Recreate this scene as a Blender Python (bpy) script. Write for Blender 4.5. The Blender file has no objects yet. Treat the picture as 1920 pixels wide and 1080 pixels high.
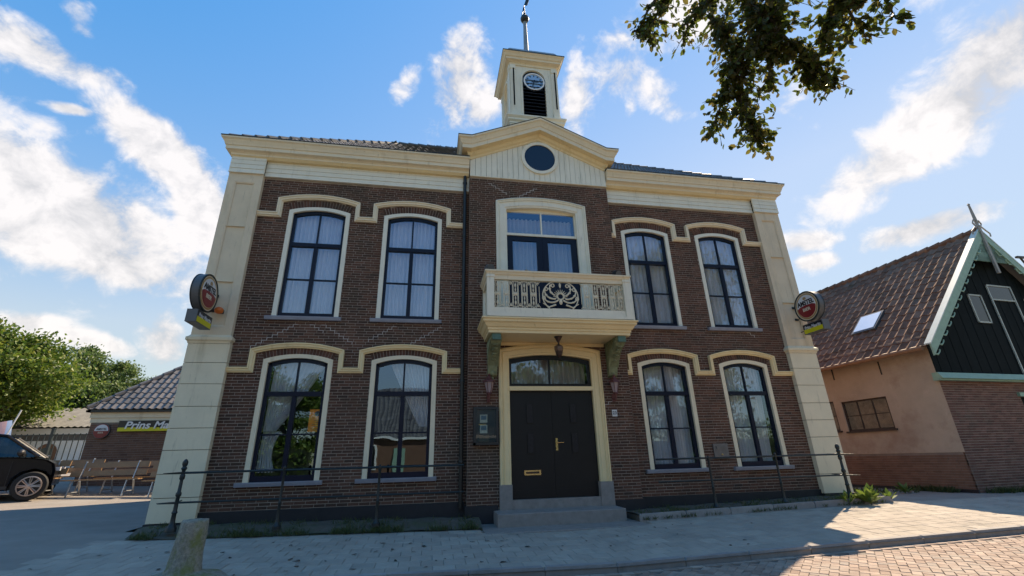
import bpy, math, random
import numpy as np
from mathutils import Vector, Matrix
R = math.radians
random.seed(7); rng = np.random.default_rng(7)
S = bpy.context.scene
COL = S.collection

# ------------------------------------------------------------------ camera, sky, sun, exposure
SUN_AZ, SUN_EL = 52.0, 46.0
CAM = Vector((-2.57, -10.4, 1.2))
cam_d = bpy.data.cameras.new('camera'); cam = bpy.data.objects.new('camera', cam_d); COL.objects.link(cam)
cx = Vector((0.98451108, -0.17347011, -0.02541759)); cu = Vector((-0.03886943, -0.35733122, 0.93316856)); cf = Vector((0.17095936, 0.91772682, 0.35853923))
cam.matrix_world = Matrix(((cx.x, cu.x, -cf.x, CAM.x), (cx.y, cu.y, -cf.y, CAM.y), (cx.z, cu.z, -cf.z, CAM.z), (0, 0, 0, 1)))
cam_d.sensor_width = 36; cam_d.lens = 841.0281 / 1920 * 36
cam_d.clip_start = 0.05; cam_d.clip_end = 6000
S.camera = cam
S.view_settings.view_transform = 'Standard'; S.view_settings.look = 'None'
S.view_settings.gamma = 1; S.view_settings.use_curve_mapping = False
S.view_settings.exposure = 2.03
S.view_settings.use_white_balance = True; S.view_settings.white_balance_temperature = 8900; S.view_settings.white_balance_tint = 13   # camera balanced for the shade

world = bpy.data.worlds.new('World'); S.world = world; world.use_nodes = True
WN = world.node_tree.nodes; WL = world.node_tree.links; WN.clear()
def wn(t, **k):
    n = WN.new(t)
    for a, b in k.items(): setattr(n, a, b)
    return n
sky = wn('ShaderNodeTexSky', sky_type='NISHITA', sun_disc=False, sun_elevation=R(SUN_EL), sun_rotation=R(SUN_AZ), air_density=1.0, dust_density=0.0, ozone_density=2.2)
tc = wn('ShaderNodeTexCoord')
nrm = wn('ShaderNodeVectorMath', operation='NORMALIZE'); WL.new(tc.outputs['Generated'], nrm.inputs[0])
def wmath(op, a, b=None, c=None, clamp=False):
    n = wn('ShaderNodeMath', operation=op, use_clamp=clamp)
    for i, v in enumerate((a, b, c)):
        if v is None: continue
        if isinstance(v, (int, float)): n.inputs[i].default_value = v
        else: WL.new(v, n.inputs[i])
    return n.outputs[0]
def wdot(vec):
    n = wn('ShaderNodeVectorMath', operation='DOT_PRODUCT'); WL.new(nrm.outputs[0], n.inputs[0]); n.inputs[1].default_value = vec
    return n.outputs['Value']
def pix_dir(px, py):
    return (cx * (px - 960) / 841.03 - cu * (py - 540) / 841.03 + cf).normalized()
# clouds stand in the sky at these directions: (direction, along, half length, half width in radians, weight)
BL = [((110, 400), (300, 490), .25, .11, 1.05), ((200, 480), (300, 520), .18, .065, .98), ((20, 350), (120, 420), .18, .095, .98), ((310, 290), (430, 400), .17, .06, .95), ((390, 400), (430, 470), .12, .07, .95),
      ((60, 90), (180, 140), .17, .05, .85), ((150, 50), (170, 150), .09, .03, .7),
      ((860, 150), (870, 60), .15, .075, .92), ((900, 200), (930, 180), .07, .06, .9), ((760, 160), (730, 190), .07, .04, .7), ((1080, 185), (1085, 130), .10, .05, .8),
      ((1800, 200), (1660, 310), .26, .07, .98), ((1890, 100), (1800, 200), .17, .08, .98), ((1690, 300), (1640, 330), .09, .045, .95), ((1740, 425), (1860, 390), .12, .032, 1.0),
      ((1510, 452), (1560, 450), .07, .028, .85), ((1530, 490), (1560, 485), .05, .022, .85), ((1185, 190), (1175, 260), .07, .022, .6), ((70, 612), (110, 620), .07, .025, .9),
      ((310, 640), (300, 600), .08, .05, .95), ((170, 640), (230, 655), .09, .022, .9), ((135, 205), (160, 210), .035, .012, .95), ((840, 262), (830, 285), .03, .02, .5)]
mask = None
for (p, q, la, lb, w) in BL:
    d = pix_dir(*p); e = pix_dir(*q); a1 = (e - d * e.dot(d)).normalized(); a2 = d.cross(a1)
    x = wdot(a1 / la); y = wdot(a2 / lb)
    s = wmath('MULTIPLY_ADD', x, x, wmath('MULTIPLY', y, y))
    g = wmath('MULTIPLY', wmath('EXPONENT', wmath('MULTIPLY', s, -1.0)), w)
    g = wmath('MULTIPLY', g, wmath('GREATER_THAN', wdot(d), 0.0))
    mask = g if mask is None else wmath('MAXIMUM', mask, g)
sep = wn('ShaderNodeSeparateXYZ'); WL.new(nrm.outputs[0], sep.inputs[0])
zz = wmath('ADD', wmath('MAXIMUM', sep.outputs[2], 0.02), 0.22)
comb = wn('ShaderNodeCombineXYZ'); WL.new(wmath('DIVIDE', sep.outputs[0], zz), comb.inputs[0]); WL.new(wmath('DIVIDE', sep.outputs[1], zz), comb.inputs[1])
def wnoise(scale, detail, rough, dist=0.0, off=0.0):
    n = wn('ShaderNodeTexNoise', noise_dimensions='3D'); n.inputs['Scale'].default_value = scale; n.inputs['Detail'].default_value = detail
    n.inputs['Roughness'].default_value = rough; n.inputs['Distortion'].default_value = dist
    m = wn('ShaderNodeMapping'); m.inputs['Location'].default_value = (off, off * .7, off * .3); m.inputs['Scale'].default_value = (1, 1, 1.15); WL.new(nrm.outputs[0], m.inputs[0]); WL.new(m.outputs[0], n.inputs['Vector'])
    return n.outputs['Fac']
n1 = wnoise(5.2, 9, .56, .15); n2 = wnoise(15, 8, .6, .3, 3.3); n3 = wnoise(2.4, 3, .5, 0, 9.1)
far = wmath('MULTIPLY', wmath('SUBTRACT', n3, .50, clamp=True), 5.0)         # scattered clouds elsewhere, cover raised to add white light on the shaded front
base = wmath('MAXIMUM', mask, wmath('MULTIPLY', far, .9))
dens = wmath('ADD', base, wmath('ADD', wmath('MULTIPLY', wmath('SUBTRACT', n1, .5), 1.7), wmath('MULTIPLY', wmath('SUBTRACT', n2, .5), 1.25)))
dens = wmath('MULTIPLY', dens, wmath('SMOOTH_MIN', wmath('MULTIPLY', base, 6.0), 1.0, .3))
mr = wn('ShaderNodeMapRange', interpolation_type='SMOOTHSTEP'); WL.new(dens, mr.inputs['Value']); mr.inputs['From Min'].default_value = .42; mr.inputs['From Max'].default_value = .86
cloud_a = wmath('MULTIPLY', mr.outputs[0], .90)
cr = wn('ShaderNodeValToRGB'); WL.new(wmath('ADD', n2, wmath('MULTIPLY', wmath('SUBTRACT', n1, .5), .9)), cr.inputs[0])
cr.color_ramp.elements[0].position = .36; cr.color_ramp.elements[0].color = (.93, 1.10, 1.42, 1)
cr.color_ramp.elements[1].position = .62; cr.color_ramp.elements[1].color = (1.5, 1.70, 2.1, 1)
hs = wn('ShaderNodeHueSaturation'); hs.inputs['Saturation'].default_value = 1.2; hs.inputs['Value'].default_value = 1.0; lum = wn('ShaderNodeRGBToBW'); WL.new(sky.outputs[0], lum.inputs[0])
scl = wmath('DIVIDE', 1.0, wmath('ADD', 1.0, wmath('MULTIPLY', wmath('MAXIMUM', wmath('SUBTRACT', lum.outputs[0], .5), 0.0), .72)))
svm = wn('ShaderNodeVectorMath', operation='SCALE'); WL.new(sky.outputs[0], svm.inputs[0]); WL.new(scl, svm.inputs['Scale']); WL.new(svm.outputs[0], hs.inputs['Color'])
mx = wn('ShaderNodeMix', data_type='RGBA'); WL.new(cloud_a, mx.inputs['Factor']); WL.new(hs.outputs[0], mx.inputs['A']); WL.new(cr.outputs[0], mx.inputs['B'])
smr = wn('ShaderNodeMapRange'); WL.new(lum.outputs[0], smr.inputs[0]); smr.inputs[1].default_value = 1.1; smr.inputs[2].default_value = 3.2; smr.inputs[3].default_value = 1.45; smr.inputs[4].default_value = .95; WL.new(smr.outputs[0], hs.inputs['Saturation'])
bg = wn('ShaderNodeBackground'); bg.inputs['Strength'].default_value = 0.15; WL.new(mx.outputs['Result'], bg.inputs['Color'])
wo = wn('ShaderNodeOutputWorld'); WL.new(bg.outputs[0], wo.inputs[0])

sun_d = bpy.data.lights.new('sun', 'SUN'); sun = bpy.data.objects.new('sun', sun_d); COL.objects.link(sun)
sun_d.energy = 2.0; sun_d.angle = R(.53); sun_d.color = (1.0, .94, .86)
sdir = Vector((math.sin(R(SUN_AZ)) * math.cos(R(SUN_EL)), math.cos(R(SUN_AZ)) * math.cos(R(SUN_EL)), math.sin(R(SUN_EL))))
sun.rotation_euler = (-sdir).to_track_quat('-Z', 'Y').to_euler(); sun.location = (20, 20, 30)

# ------------------------------------------------------------------ materials
MATS = {}
def mat(name, color=(.5, .5, .5), rough=.7, var=None, noise=8, amt=.15, bump=.0, bscale=40, metal=0, spec=.5, wear=None, vert=None, trans=0.0):
    """var: list of colours picked by the face attribute 'bv'; amt: brightness noise; wear: (colour, scale, threshold)"""
    if name in MATS: return MATS[name]
    m = bpy.data.materials.new(name); m.use_nodes = True; N = m.node_tree.nodes; L = m.node_tree.links
    b = N['Principled BSDF']; b.inputs['Roughness'].default_value = rough; b.inputs['Metallic'].default_value = metal
    b.inputs['Specular IOR Level'].default_value = spec
    if var:
        at = N.new('ShaderNodeAttribute'); at.attribute_name = 'bv'
        r = N.new('ShaderNodeValToRGB'); L.new(at.outputs['Fac'], r.inputs[0])
        r.color_ramp.elements[0].color = (*var[0], 1); r.color_ramp.elements[1].color = (*var[-1], 1)
        for i, c in enumerate(var[1:-1]):
            e = r.color_ramp.elements.new((i + 1) / (len(var) - 1)); e.color = (*c, 1)
        col = r.outputs[0]
    else:
        rgb = N.new('ShaderNodeRGB'); rgb.outputs[0].default_value = (*color, 1); col = rgb.outputs[0]
    geo = N.new('ShaderNodeNewGeometry')
    if amt:
        n = N.new('ShaderNodeTexNoise'); n.inputs['Scale'].default_value = noise; n.inputs['Detail'].default_value = 6; n.inputs['Roughness'].default_value = .65
        L.new(geo.outputs['Position'], n.inputs['Vector'])
        mr = N.new('ShaderNodeMapRange'); L.new(n.outputs['Fac'], mr.inputs[0]); mr.inputs[1].default_value = .25; mr.inputs[2].default_value = .75
        mr.inputs[3].default_value = 1 - amt; mr.inputs[4].default_value = 1 + amt
        mm = N.new('ShaderNodeVectorMath'); mm.operation = 'SCALE'; L.new(col, mm.inputs[0]); L.new(mr.outputs[0], mm.inputs['Scale']); col = mm.outputs[0]
    if wear:
        for (wc, ws, wt) in (wear if isinstance(wear, list) else [wear]):
            n = N.new('ShaderNodeTexNoise'); n.inputs['Scale'].default_value = ws; n.inputs['Detail'].default_value = 8; n.inputs['Roughness'].default_value = .7
            mp = N.new('ShaderNodeMapping'); mp.inputs['Location'].default_value = (ws * 1.7, 3.1, ws); L.new(geo.outputs['Position'], mp.inputs[0])
            if vert: mp.inputs['Scale'].default_value = vert
            L.new(mp.outputs[0], n.inputs['Vector'])
            mr = N.new('ShaderNodeMapRange'); L.new(n.outputs['Fac'], mr.inputs[0]); mr.inputs[1].default_value = wt; mr.inputs[2].default_value = wt + .16
            mr.inputs[4].default_value = .75
            mi = N.new('ShaderNodeMix'); mi.data_type = 'RGBA'; L.new(mr.outputs[0], mi.inputs['Factor']); L.new(col, mi.inputs['A']); mi.inputs['B'].default_value = (*wc, 1); col = mi.outputs['Result']
    L.new(col, b.inputs['Base Color'])
    if bump:
        n = N.new('ShaderNodeTexNoise'); n.inputs['Scale'].default_value = bscale; n.inputs['Detail'].default_value = 6; L.new(geo.outputs['Position'], n.inputs['Vector'])
        bu = N.new('ShaderNodeBump'); bu.inputs['Strength'].default_value = bump; bu.inputs['Distance'].default_value = .01
        L.new(n.outputs['Fac'], bu.inputs['Height']); L.new(bu.outputs[0], b.inputs['Normal'])
    if trans:
        t = N.new('ShaderNodeBsdfTranslucent'); L.new(col, t.inputs['Color']); ms = N.new('ShaderNodeMixShader'); ms.inputs[0].default_value = trans
        L.new(b.outputs[0], ms.inputs[1]); L.new(t.outputs[0], ms.inputs[2]); L.new(ms.outputs[0], N['Material Output'].inputs[0])
    MATS[name] = m; return m
def glass(name, tint=(.9, .95, .97), ior=2.0, gloss=(1, 1, 1)):
    if name in MATS: return MATS[name]
    m = bpy.data.materials.new(name); m.use_nodes = True; N = m.node_tree.nodes; L = m.node_tree.links; N.clear()
    tr = N.new('ShaderNodeBsdfTransparent'); tr.inputs[0].default_value = (*tint, 1)
    gl = N.new('ShaderNodeBsdfGlossy'); gl.inputs['Roughness'].default_value = .012; gl.inputs[0].default_value = (*gloss, 1)
    fr = N.new('ShaderNodeFresnel'); fr.inputs[0].default_value = ior
    geo = N.new('ShaderNodeNewGeometry'); n = N.new('ShaderNodeTexNoise'); n.inputs['Scale'].default_value = 1.6; n.inputs['Detail'].default_value = 1
    L.new(geo.outputs['Position'], n.inputs['Vector'])
    bu = N.new('ShaderNodeBump'); bu.inputs['Strength'].default_value = .12; bu.inputs['Distance'].default_value = .02; L.new(n.outputs['Fac'], bu.inputs['Height'])
    L.new(bu.outputs[0], gl.inputs['Normal'])
    inv = N.new('ShaderNodeMath'); inv.operation = 'SUBTRACT'; inv.inputs[0].default_value = 1.0; L.new(geo.outputs['Backfacing'], inv.inputs[1]); mu = N.new('ShaderNodeMath'); mu.operation = 'MULTIPLY'; L.new(fr.outputs[0], mu.inputs[0]); L.new(inv.outputs[0], mu.inputs[1])
    ms = N.new('ShaderNodeMixShader'); L.new(mu.outputs[0], ms.inputs[0]); L.new(tr.outputs[0], ms.inputs[1]); L.new(gl.outputs[0], ms.inputs[2])
    o = N.new('ShaderNodeOutputMaterial'); L.new(ms.outputs[0], o.inputs[0]); MATS[name] = m; return m

BRICK = mat('brick_brown', var=[(.060, .036, .027), (.11, .053, .036), (.085, .046, .034), (.145, .067, .044), (.115, .052, .036), (.175, .083, .055)], rough=.9, noise=.7, amt=.28, bump=.5, bscale=160, spec=.25, wear=[((.055, .042, .03), .55, .52), ((.21, .10, .065), .8, .66), ((.26, .22, .18), 5, .73)])
BRICK_RED = mat('brick_red', var=[(.10, .045, .034), (.17, .07, .05), (.13, .055, .04), (.22, .10, .075), (.16, .085, .06)], rough=.9, noise=1.2, amt=.2, bump=.5, bscale=160, wear=((.09, .085, .06), .8, .6))
BRICK_ANX = mat('brick_annex', var=[(.12, .06, .04), (.19, .095, .06), (.15, .075, .05)], rough=.9, noise=2, amt=.2)
MORTAR = mat('mortar', (.36, .30, .25), .95, noise=3, amt=.3, bump=.3, wear=[((.20, .155, .12), .7, .50), ((.62, .56, .48), 1.6, .66)])
MORTAR_D = mat('mortar_dark', (.24, .20, .17), .95, noise=3, amt=.3)
REPAIR = mat('mortar_repair', (.55, .50, .45), .95, noise=9, amt=.2)
CREAM = mat('paint_cream', (.80, .68, .48), .55, noise=2.5, amt=.07, bump=.12, bscale=30, wear=[((.52, .41, .25), 3, .58), ((.34, .28, .18), 11, .60)], vert=(1, 1, .13))
CREAMW = mat('paint_offwhite', (.80, .75, .60), .5, noise=2.5, amt=.07, bump=.1, bscale=30, wear=[((.56, .54, .42), 3, .57), ((.36, .34, .26), 12, .60)], vert=(1, 1, .13))
CREAMY = mat('paint_yellow_cream', (.84, .65, .36), .5, noise=2, amt=.08, bump=.1, wear=[((.60, .42, .19), 3, .58), ((.42, .30, .15), 11, .61)], vert=(1, 1, .13))
STUCCO = mat('stucco_cream', (.72, .59, .42), .8, noise=1.8, amt=.09, bump=.35, bscale=55, wear=[((.50, .40, .27), 1.6, .54), ((.33, .27, .20), 11, .60)], vert=(1, 1, .16))
FRAME = mat('paint_dark_blue', (.006, .011, .026), .35, noise=5, amt=.1, spec=.2)
DOORM = mat('paint_black_green', (.009, .010, .011), .42, noise=4, amt=.2, spec=.3)
TAR = mat('tar_plinth', (.012, .014, .018), .6, noise=6, amt=.4, bump=.5)
STONE = mat('bluestone', (.25, .225, .205), .75, noise=7, amt=.22, bump=.3, wear=[((.27, .255, .23), 3, .56), ((.08, .08, .07), 5, .66)])
SILL = mat('sill_stone', (.26, .27, .31), .6, noise=7, amt=.15, bump=.2)
GLASS = glass('window_glass', (.99, .99, .99), 2.6, (.50, .76, 1.0))
GLASS2 = glass('oculus_glass', (.10, .13, .2), 1.5)
DARKIN = mat('interior_dark', (.06, .055, .05), .9, amt=0)
CURT = mat('net_curtain', (.82, .84, .87), .9, noise=4, amt=.05, trans=.35)
CURTG = mat('grey_curtain', (.50, .49, .47), .9, noise=4, amt=.08, trans=.3)
TILE = mat('roof_tile_grey', var=[(.07, .065, .065), (.10, .095, .09), (.13, .125, .12)], rough=.5, noise=6, amt=.2, bump=.2)
TILE_A = mat('roof_tile_glazed', var=[(.10, .095, .09), (.14, .13, .125), (.17, .155, .145)], rough=.33, noise=6, amt=.2)
TILE_B = mat('roof_tile_red', var=[(.17, .095, .065), (.23, .125, .085), (.19, .11, .08), (.30, .17, .115), (.19, .13, .10)], rough=.95, noise=5, amt=.35, bump=.4, spec=.15, wear=[((.075, .07, .045), 1.6, .54), ((.26, .16, .10), 4, .66)])
LEAD = mat('lead', (.23, .28, .31), .55, noise=6, amt=.25, metal=.2, wear=((.35, .40, .42), 4, .6))
IRON = mat('cast_iron_black', (.012, .02, .02), .45, noise=12, amt=.3, bump=.3)
PIPE = mat('drainpipe_paint', (.008, .012, .012), .4, amt=0)
GREENP = mat('console_green', (.20, .22, .12), .75, noise=9, amt=.35, bump=.5, wear=((.32, .31, .22), 12, .56))
GREENT = mat('barn_green_trim', (.25, .42, .32), .55, noise=6, amt=.15, wear=((.14, .22, .15), 6, .62))
GREENB = mat('barn_white_trim', (.52, .62, .57), .5, noise=6, amt=.1)
BLACKW = mat('barn_black_boards', var=[(.004, .009, .010), (.007, .012, .013), (.005, .010, .011)], rough=.85, noise=8, amt=.3, bump=.2, spec=.15)
PLASTER = mat('pink_plaster', (.46, .385, .30), .95, noise=1.0, amt=.16, bump=.6, bscale=35, spec=.2, wear=[((.34, .25, .19), .9, .50), ((.60, .48, .39), 2.2, .60), ((.22, .17, .13), 6, .68)])
ASPH = mat('asphalt', (.26, .23, .20), .92, noise=1.5, amt=.16, bump=.8, bscale=130, wear=[((.30, .28, .25), .6, .53), ((.12, .11, .10), 3, .66)])
PAVE = mat('pavement_slab', var=[(.33, .285, .235), (.38, .33, .275), (.35, .30, .25), (.41, .36, .30)], rough=.9, noise=3, amt=.16, bump=.5, bscale=90, wear=[((.21, .19, .165), 1.0, .55), ((.48, .45, .40), 5, .64), ((.10, .09, .075), 9, .70)])
ROADB = mat('paving_brick', var=[(.24, .165, .13), (.33, .24, .19), (.29, .215, .175), (.40, .30, .24), (.26, .22, .19)], rough=.88, noise=4, amt=.2, bump=.5, bscale=90, wear=[((.36, .31, .26), 1.1, .52), ((.14, .12, .10), 4, .68)])
SAND = mat('joint_sand', (.12, .105, .09), .95, noise=8, amt=.3)
SOIL = mat('soil_strip', (.10, .088, .07), .95, noise=7, amt=.4, bump=1, bscale=60, wear=((.055, .075, .03), 2.5, .47))
CONC = mat('mossy_concrete', (.27, .25, .20), .95, noise=30, amt=.5, bump=1.0, bscale=70, wear=[((.16, .18, .03), 4, .47), ((.07, .07, .05), 14, .6)])
GRASS = mat('grass_blades', var=[(.035, .06, .015), (.07, .10, .03), (.12, .13, .05)], rough=.8, amt=0, trans=.3)
LEAFG = mat('leaf_green', var=[(.035, .08, .010), (.08, .15, .02), (.14, .22, .03), (.22, .24, .05)], rough=.5, noise=.6, amt=.25, trans=.42)
LEAFY = mat('leaf_pale_green', var=[(.05, .10, .03), (.11, .18, .05), (.17, .24, .07)], rough=.5, noise=.6, amt=.2, trans=.4)
BEECH = mat('leaf_copper_beech', var=[(.045, .065, .014), (.09, .12, .022), (.065, .095, .02), (.15, .13, .03), (.08, .07, .03)], rough=.42, noise=2, amt=.2, trans=.6)
BARK = mat('bark', (.09, .075, .06), .95, noise=9, amt=.4, bump=1)
WHITEP = mat('white_paint', (.78, .78, .75), .4, noise=3, amt=.05)
WHITEG = mat('shed_grey_white', (.82, .84, .84), .7, noise=2, amt=.1)
GREYW = mat('shed_grey_board', (.13, .13, .13), .9, noise=3, amt=.15)
CORR = mat('fibre_cement_roof', (.17, .165, .15), .95, noise=2.5, amt=.3, bump=.4, wear=((.40, .38, .34), 3, .66))
WOODB = mat('bench_wood', (.30, .175, .085), .5, noise=4, amt=.2)
STEEL = mat('galvanised_steel', (.55, .57, .58), .35, metal=.7, noise=8, amt=.1)
BRASS = mat('brass', (.62, .50, .28), .25, metal=1, amt=0)
CARP = mat('car_paint_black', (.010, .010, .013), .22, amt=0, spec=.35)
RUBBER = mat('rubber', (.018, .018, .018), .8, amt=0)
ALLOY = mat('alloy_rim', (.50, .40, .36), .3, metal=.7, amt=0)
PLAST = mat('black_plastic', (.02, .02, .022), .5, amt=0)
CARGL = glass('car_glass', (.16, .19, .2), 1.7)
S_RED = mat('sign_red', (.26, .018, .022), .3, amt=0); S_WHITE = mat('sign_white', (.66, .68, .70), .3, amt=0); S_GOLD = mat('sign_gold', (.42, .26, .11), .3, amt=0)
S_CREAM = mat('sign_cream', (.72, .62, .47), .3, amt=0); S_BLACK = mat('sign_black', (.012, .014, .018), .3, amt=0); S_YEL = mat('sign_yellow', (.68, .60, .02), .4, amt=0)
S_GREY = mat('sign_grey_side', (.10, .105, .11), .45, noise=4, amt=.15); ORANGE = mat('poster_orange', (.95, .26, .02), .5, amt=0); ORB = mat('beacon_orange', (.80, .20, .04), .35, amt=0, trans=.3)
CLOCKF = mat('clock_face', (.22, .44, .72), .35, noise=3, amt=.05); CLOCKD = mat('clock_dark', (.02, .035, .06), .4, amt=0)
LANTR = mat('lantern_red_brown', (.13, .035, .03), .5, noise=12, amt=.2); LANTG = mat('lantern_pink_glass', (.55, .42, .42), .3, amt=.0, trans=.4)
BRONZE = mat('lamp_bronze', (.055, .03, .022), .4, metal=.3, amt=0)
PAPER = mat('paper', (.55, .52, .42), .8, noise=30, amt=.35); PHOTO = mat('photo_print', (.10, .18, .22), .5, noise=40, amt=.8)
METALG = mat('letterbox_metal', (.17, .16, .155), .45, metal=.4, noise=9, amt=.2, wear=((.10, .05, .03), 9, .6))
FLAGM = mat('pink_flag_cloth', (.62, .40, .43), .8, noise=2, amt=.1, trans=.3); FLAGB = mat('blue_flag_cloth', (.35, .5, .75), .8, amt=0, trans=.3)
PLATE = mat('enamel_plate', (.62, .62, .60), .4, amt=0)

# ------------------------------------------------------------------ helpers
def link(o, parent=None):
    COL.objects.link(o)
    if parent is not None: o.parent = parent
    return o
def tag(o, label=None, cat=None, group=None, kind=None):
    if label: o['label'] = label
    if cat: o['category'] = cat
    if group: o['group'] = group
    if kind: o['kind'] = kind
    return o
def thing(name, label, cat, loc=(0, 0, 0), rz=0, group=None):
    o = bpy.data.objects.new(name, None); COL.objects.link(o); o.location = loc; o.rotation_euler = (0, 0, rz); o.empty_display_size = .2
    return tag(o, label, cat, group)
def mesh_obj(name, v, f, m, parent=None, bv=None, smooth=False, mi=None):
    me = bpy.data.meshes.new(name); me.from_pydata(v if isinstance(v, list) else v.tolist(), [], f if isinstance(f, list) else f.tolist())
    for k in (m if isinstance(m, (list, tuple)) else [m]): me.materials.append(k)
    if bv is not None:
        a = me.attributes.new('bv', 'FLOAT', 'FACE'); a.data.foreach_set('value', np.asarray(bv, dtype=np.float32))
    if mi is not None: me.polygons.foreach_set('material_index', mi)
    if smooth: me.polygons.foreach_set('use_smooth', [True] * len(me.polygons))
    me.update(); return link(bpy.data.objects.new(name, me), parent)
class MB:
    def __init__(s): s.v = []; s.f = []; s.mi = []; s.m = 0
    def add(s, vs, fs):
        b = len(s.v); s.v += [tuple(p) for p in vs]; s.f += [tuple(b + i for i in q) for q in fs]; s.mi += [s.m] * len(fs); return s
    def box(s, x0, x1, y0, y1, z0, z1):
        return s.add([(x0, y0, z0), (x1, y0, z0), (x1, y1, z0), (x0, y1, z0), (x0, y0, z1), (x1, y0, z1), (x1, y1, z1), (x0, y1, z1)],
                     [(0, 3, 2, 1), (4, 5, 6, 7), (0, 1, 5, 4), (1, 2, 6, 5), (2, 3, 7, 6), (3, 0, 4, 7)])
    def prism(s, pts, ax, a, b):
        """polygon pts extruded along axis ax from a to b; pts are the two other coordinates in xyz order"""
        def P(p, t): q = list(p); q.insert(ax, t); return tuple(q)
        n = len(pts); return s.add([P(p, a) for p in pts] + [P(p, b) for p in pts], [tuple(range(n))[::-1], tuple(range(n, 2 * n))] + [(i, (i + 1) % n, n + (i + 1) % n, n + i) for i in range(n)])
    def tube(s, pts, r, n=8, cap=True):
        pts = [Vector(p) for p in pts]; rs = r if isinstance(r, (list, tuple)) else [r] * len(pts); b = len(s.v); prev = None
        for i, p in enumerate(pts):
            t = (pts[min(i + 1, len(pts) - 1)] - pts[max(i - 1, 0)]).normalized()
            if prev is None:
                u = t.orthogonal().normalized()
            else:
                u = (prev - t * prev.dot(t)); u = u.normalized() if u.length > 1e-6 else t.orthogonal().normalized()
            prev = u; w = t.cross(u)
            for k in range(n):
                a = 2 * math.pi * k / n; s.v.append(tuple(p + (u * math.cos(a) + w * math.sin(a)) * rs[i]))
        for i in range(len(pts) - 1):
            for k in range(n):
                s.f.append((b + i * n + k, b + i * n + (k + 1) % n, b + (i + 1) * n + (k + 1) % n, b + (i + 1) * n + k)); s.mi.append(s.m)
        if cap:
            s.f.append(tuple(b + k for k in range(n))[::-1]); s.mi.append(s.m); e = b + (len(pts) - 1) * n; s.f.append(tuple(e + k for k in range(n))); s.mi.append(s.m)
        return s
    def lathe(s, prof, cx_=0, cy_=0, n=12, sq=False, z0=0):
        b = len(s.v); off = math.pi / 4 if n == 4 else 0
        for (r, z) in prof:
            for k in range(n):
                a = 2 * math.pi * k / n + off; s.v.append((cx_ + r * math.cos(a), cy_ + r * math.sin(a), z + z0))
        for i in range(len(prof) - 1):
            for k in range(n):
                s.f.append((b + i * n + k, b + i * n + (k + 1) % n, b + (i + 1) * n + (k + 1) % n, b + (i + 1) * n + k)); s.mi.append(s.m)
        s.f.append(tuple(b + k for k in range(n))[::-1]); e = b + (len(prof) - 1) * n; s.f.append(tuple(e + k for k in range(n))); s.mi += [s.m] * 2
        return s
    def ball(s, c, r, n=10, k=6, sc=(1, 1, 1)):
        b = len(s.v)
        for i in range(k + 1):
            th = math.pi * i / k
            for j in range(n):
                a = 2 * math.pi * j / n; s.v.append((c[0] + r * sc[0] * math.sin(th) * math.cos(a), c[1] + r * sc[1] * math.sin(th) * math.sin(a), c[2] - r * sc[2] * math.cos(th)))
        for i in range(k):
            for j in range(n):
                s.f.append((b + i * n + j, b + i * n + (j + 1) % n, b + (i + 1) * n + (j + 1) % n, b + (i + 1) * n + j)); s.mi.append(s.m)
        return s
    def sweep3(s, path, prof, closed_prof=True):
        """path: list of (base point, outward vector); prof: list of (d, h)"""
        b = len(s.v); n = len(prof)
        for (p, o) in path:
            for (d, h) in prof: s.v.append((p[0] + o[0] * d, p[1] + o[1] * d, p[2] + h + (o[2] * d if len(o) > 2 else 0)))
        for i in range(len(path) - 1):
            for k in range(n if closed_prof else n - 1):
                s.f.append((b + i * n + k, b + i * n + (k + 1) % n, b + (i + 1) * n + (k + 1) % n, b + (i + 1) * n + k)); s.mi.append(s.m)
        s.f.append(tuple(b + k for k in range(n))[::-1]); e = b + (len(path) - 1) * n; s.f.append(tuple(e + k for k in range(n))); s.mi += [s.m] * 2
        return s
    def sweepxz(s, path, prof, y):
        """path of (x, z) with mitred corners; prof: (n, out) n along the left normal, out towards -y"""
        P = [Vector(p) for p in path]; b = len(s.v); n = len(prof)
        for i, p in enumerate(P):
            d1 = (P[i] - P[i - 1]).normalized() if i else (P[1] - P[0]).normalized(); d2 = (P[i + 1] - P[i]).normalized() if i < len(P) - 1 else d1
            n1 = Vector((-d1.y, d1.x)); n2 = Vector((-d2.y, d2.x)); m = (n1 + n2); m = m / (1 + n1.dot(n2))
            for (a, o) in prof: q = p + m * a; s.v.append((q.x, y - o, q.y))
        for i in range(len(P) - 1):
            for k in range(n):
                s.f.append((b + i * n + k, b + i * n + (k + 1) % n, b + (i + 1) * n + (k + 1) % n, b + (i + 1) * n + k)); s.mi.append(s.m)
        s.f.append(tuple(b + k for k in range(n))[::-1]); e = b + (len(P) - 1) * n; s.f.append(tuple(e + k for k in range(n))); s.mi += [s.m] * 2
        return s
    def build(s, name, m, parent=None, smooth=False, label=None, kind=None, bv=None):
        import bmesh
        o = mesh_obj(name, s.v, s.f, m, parent, mi=s.mi if isinstance(m, (list, tuple)) else None, smooth=False, bv=bv)
        bm = bmesh.new(); bm.from_mesh(o.data); bmesh.ops.recalc_face_normals(bm, faces=bm.faces); bm.to_mesh(o.data); bm.free()
        if smooth:
            o.data.polygons.foreach_set('use_smooth', [True] * len(o.data.polygons))
            try: o.data.set_sharp_from_angle(angle=R(38))
            except Exception: pass
        if label: o['label'] = label
        if kind: o['kind'] = kind
        return o
def arc(x0, x1, zc, rise, n=14):
    """arc from (x0, zc) up to (mid, zc+rise) down to (x1, zc)"""
    w = (x1 - x0) / 2; r = (w * w + rise * rise) / (2 * rise); xc = (x0 + x1) / 2; z0 = zc + rise - r
    a0 = math.asin(w / r); return [(xc + r * math.sin(a), z0 + r * math.cos(a)) for a in np.linspace(-a0, a0, n)]
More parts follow.
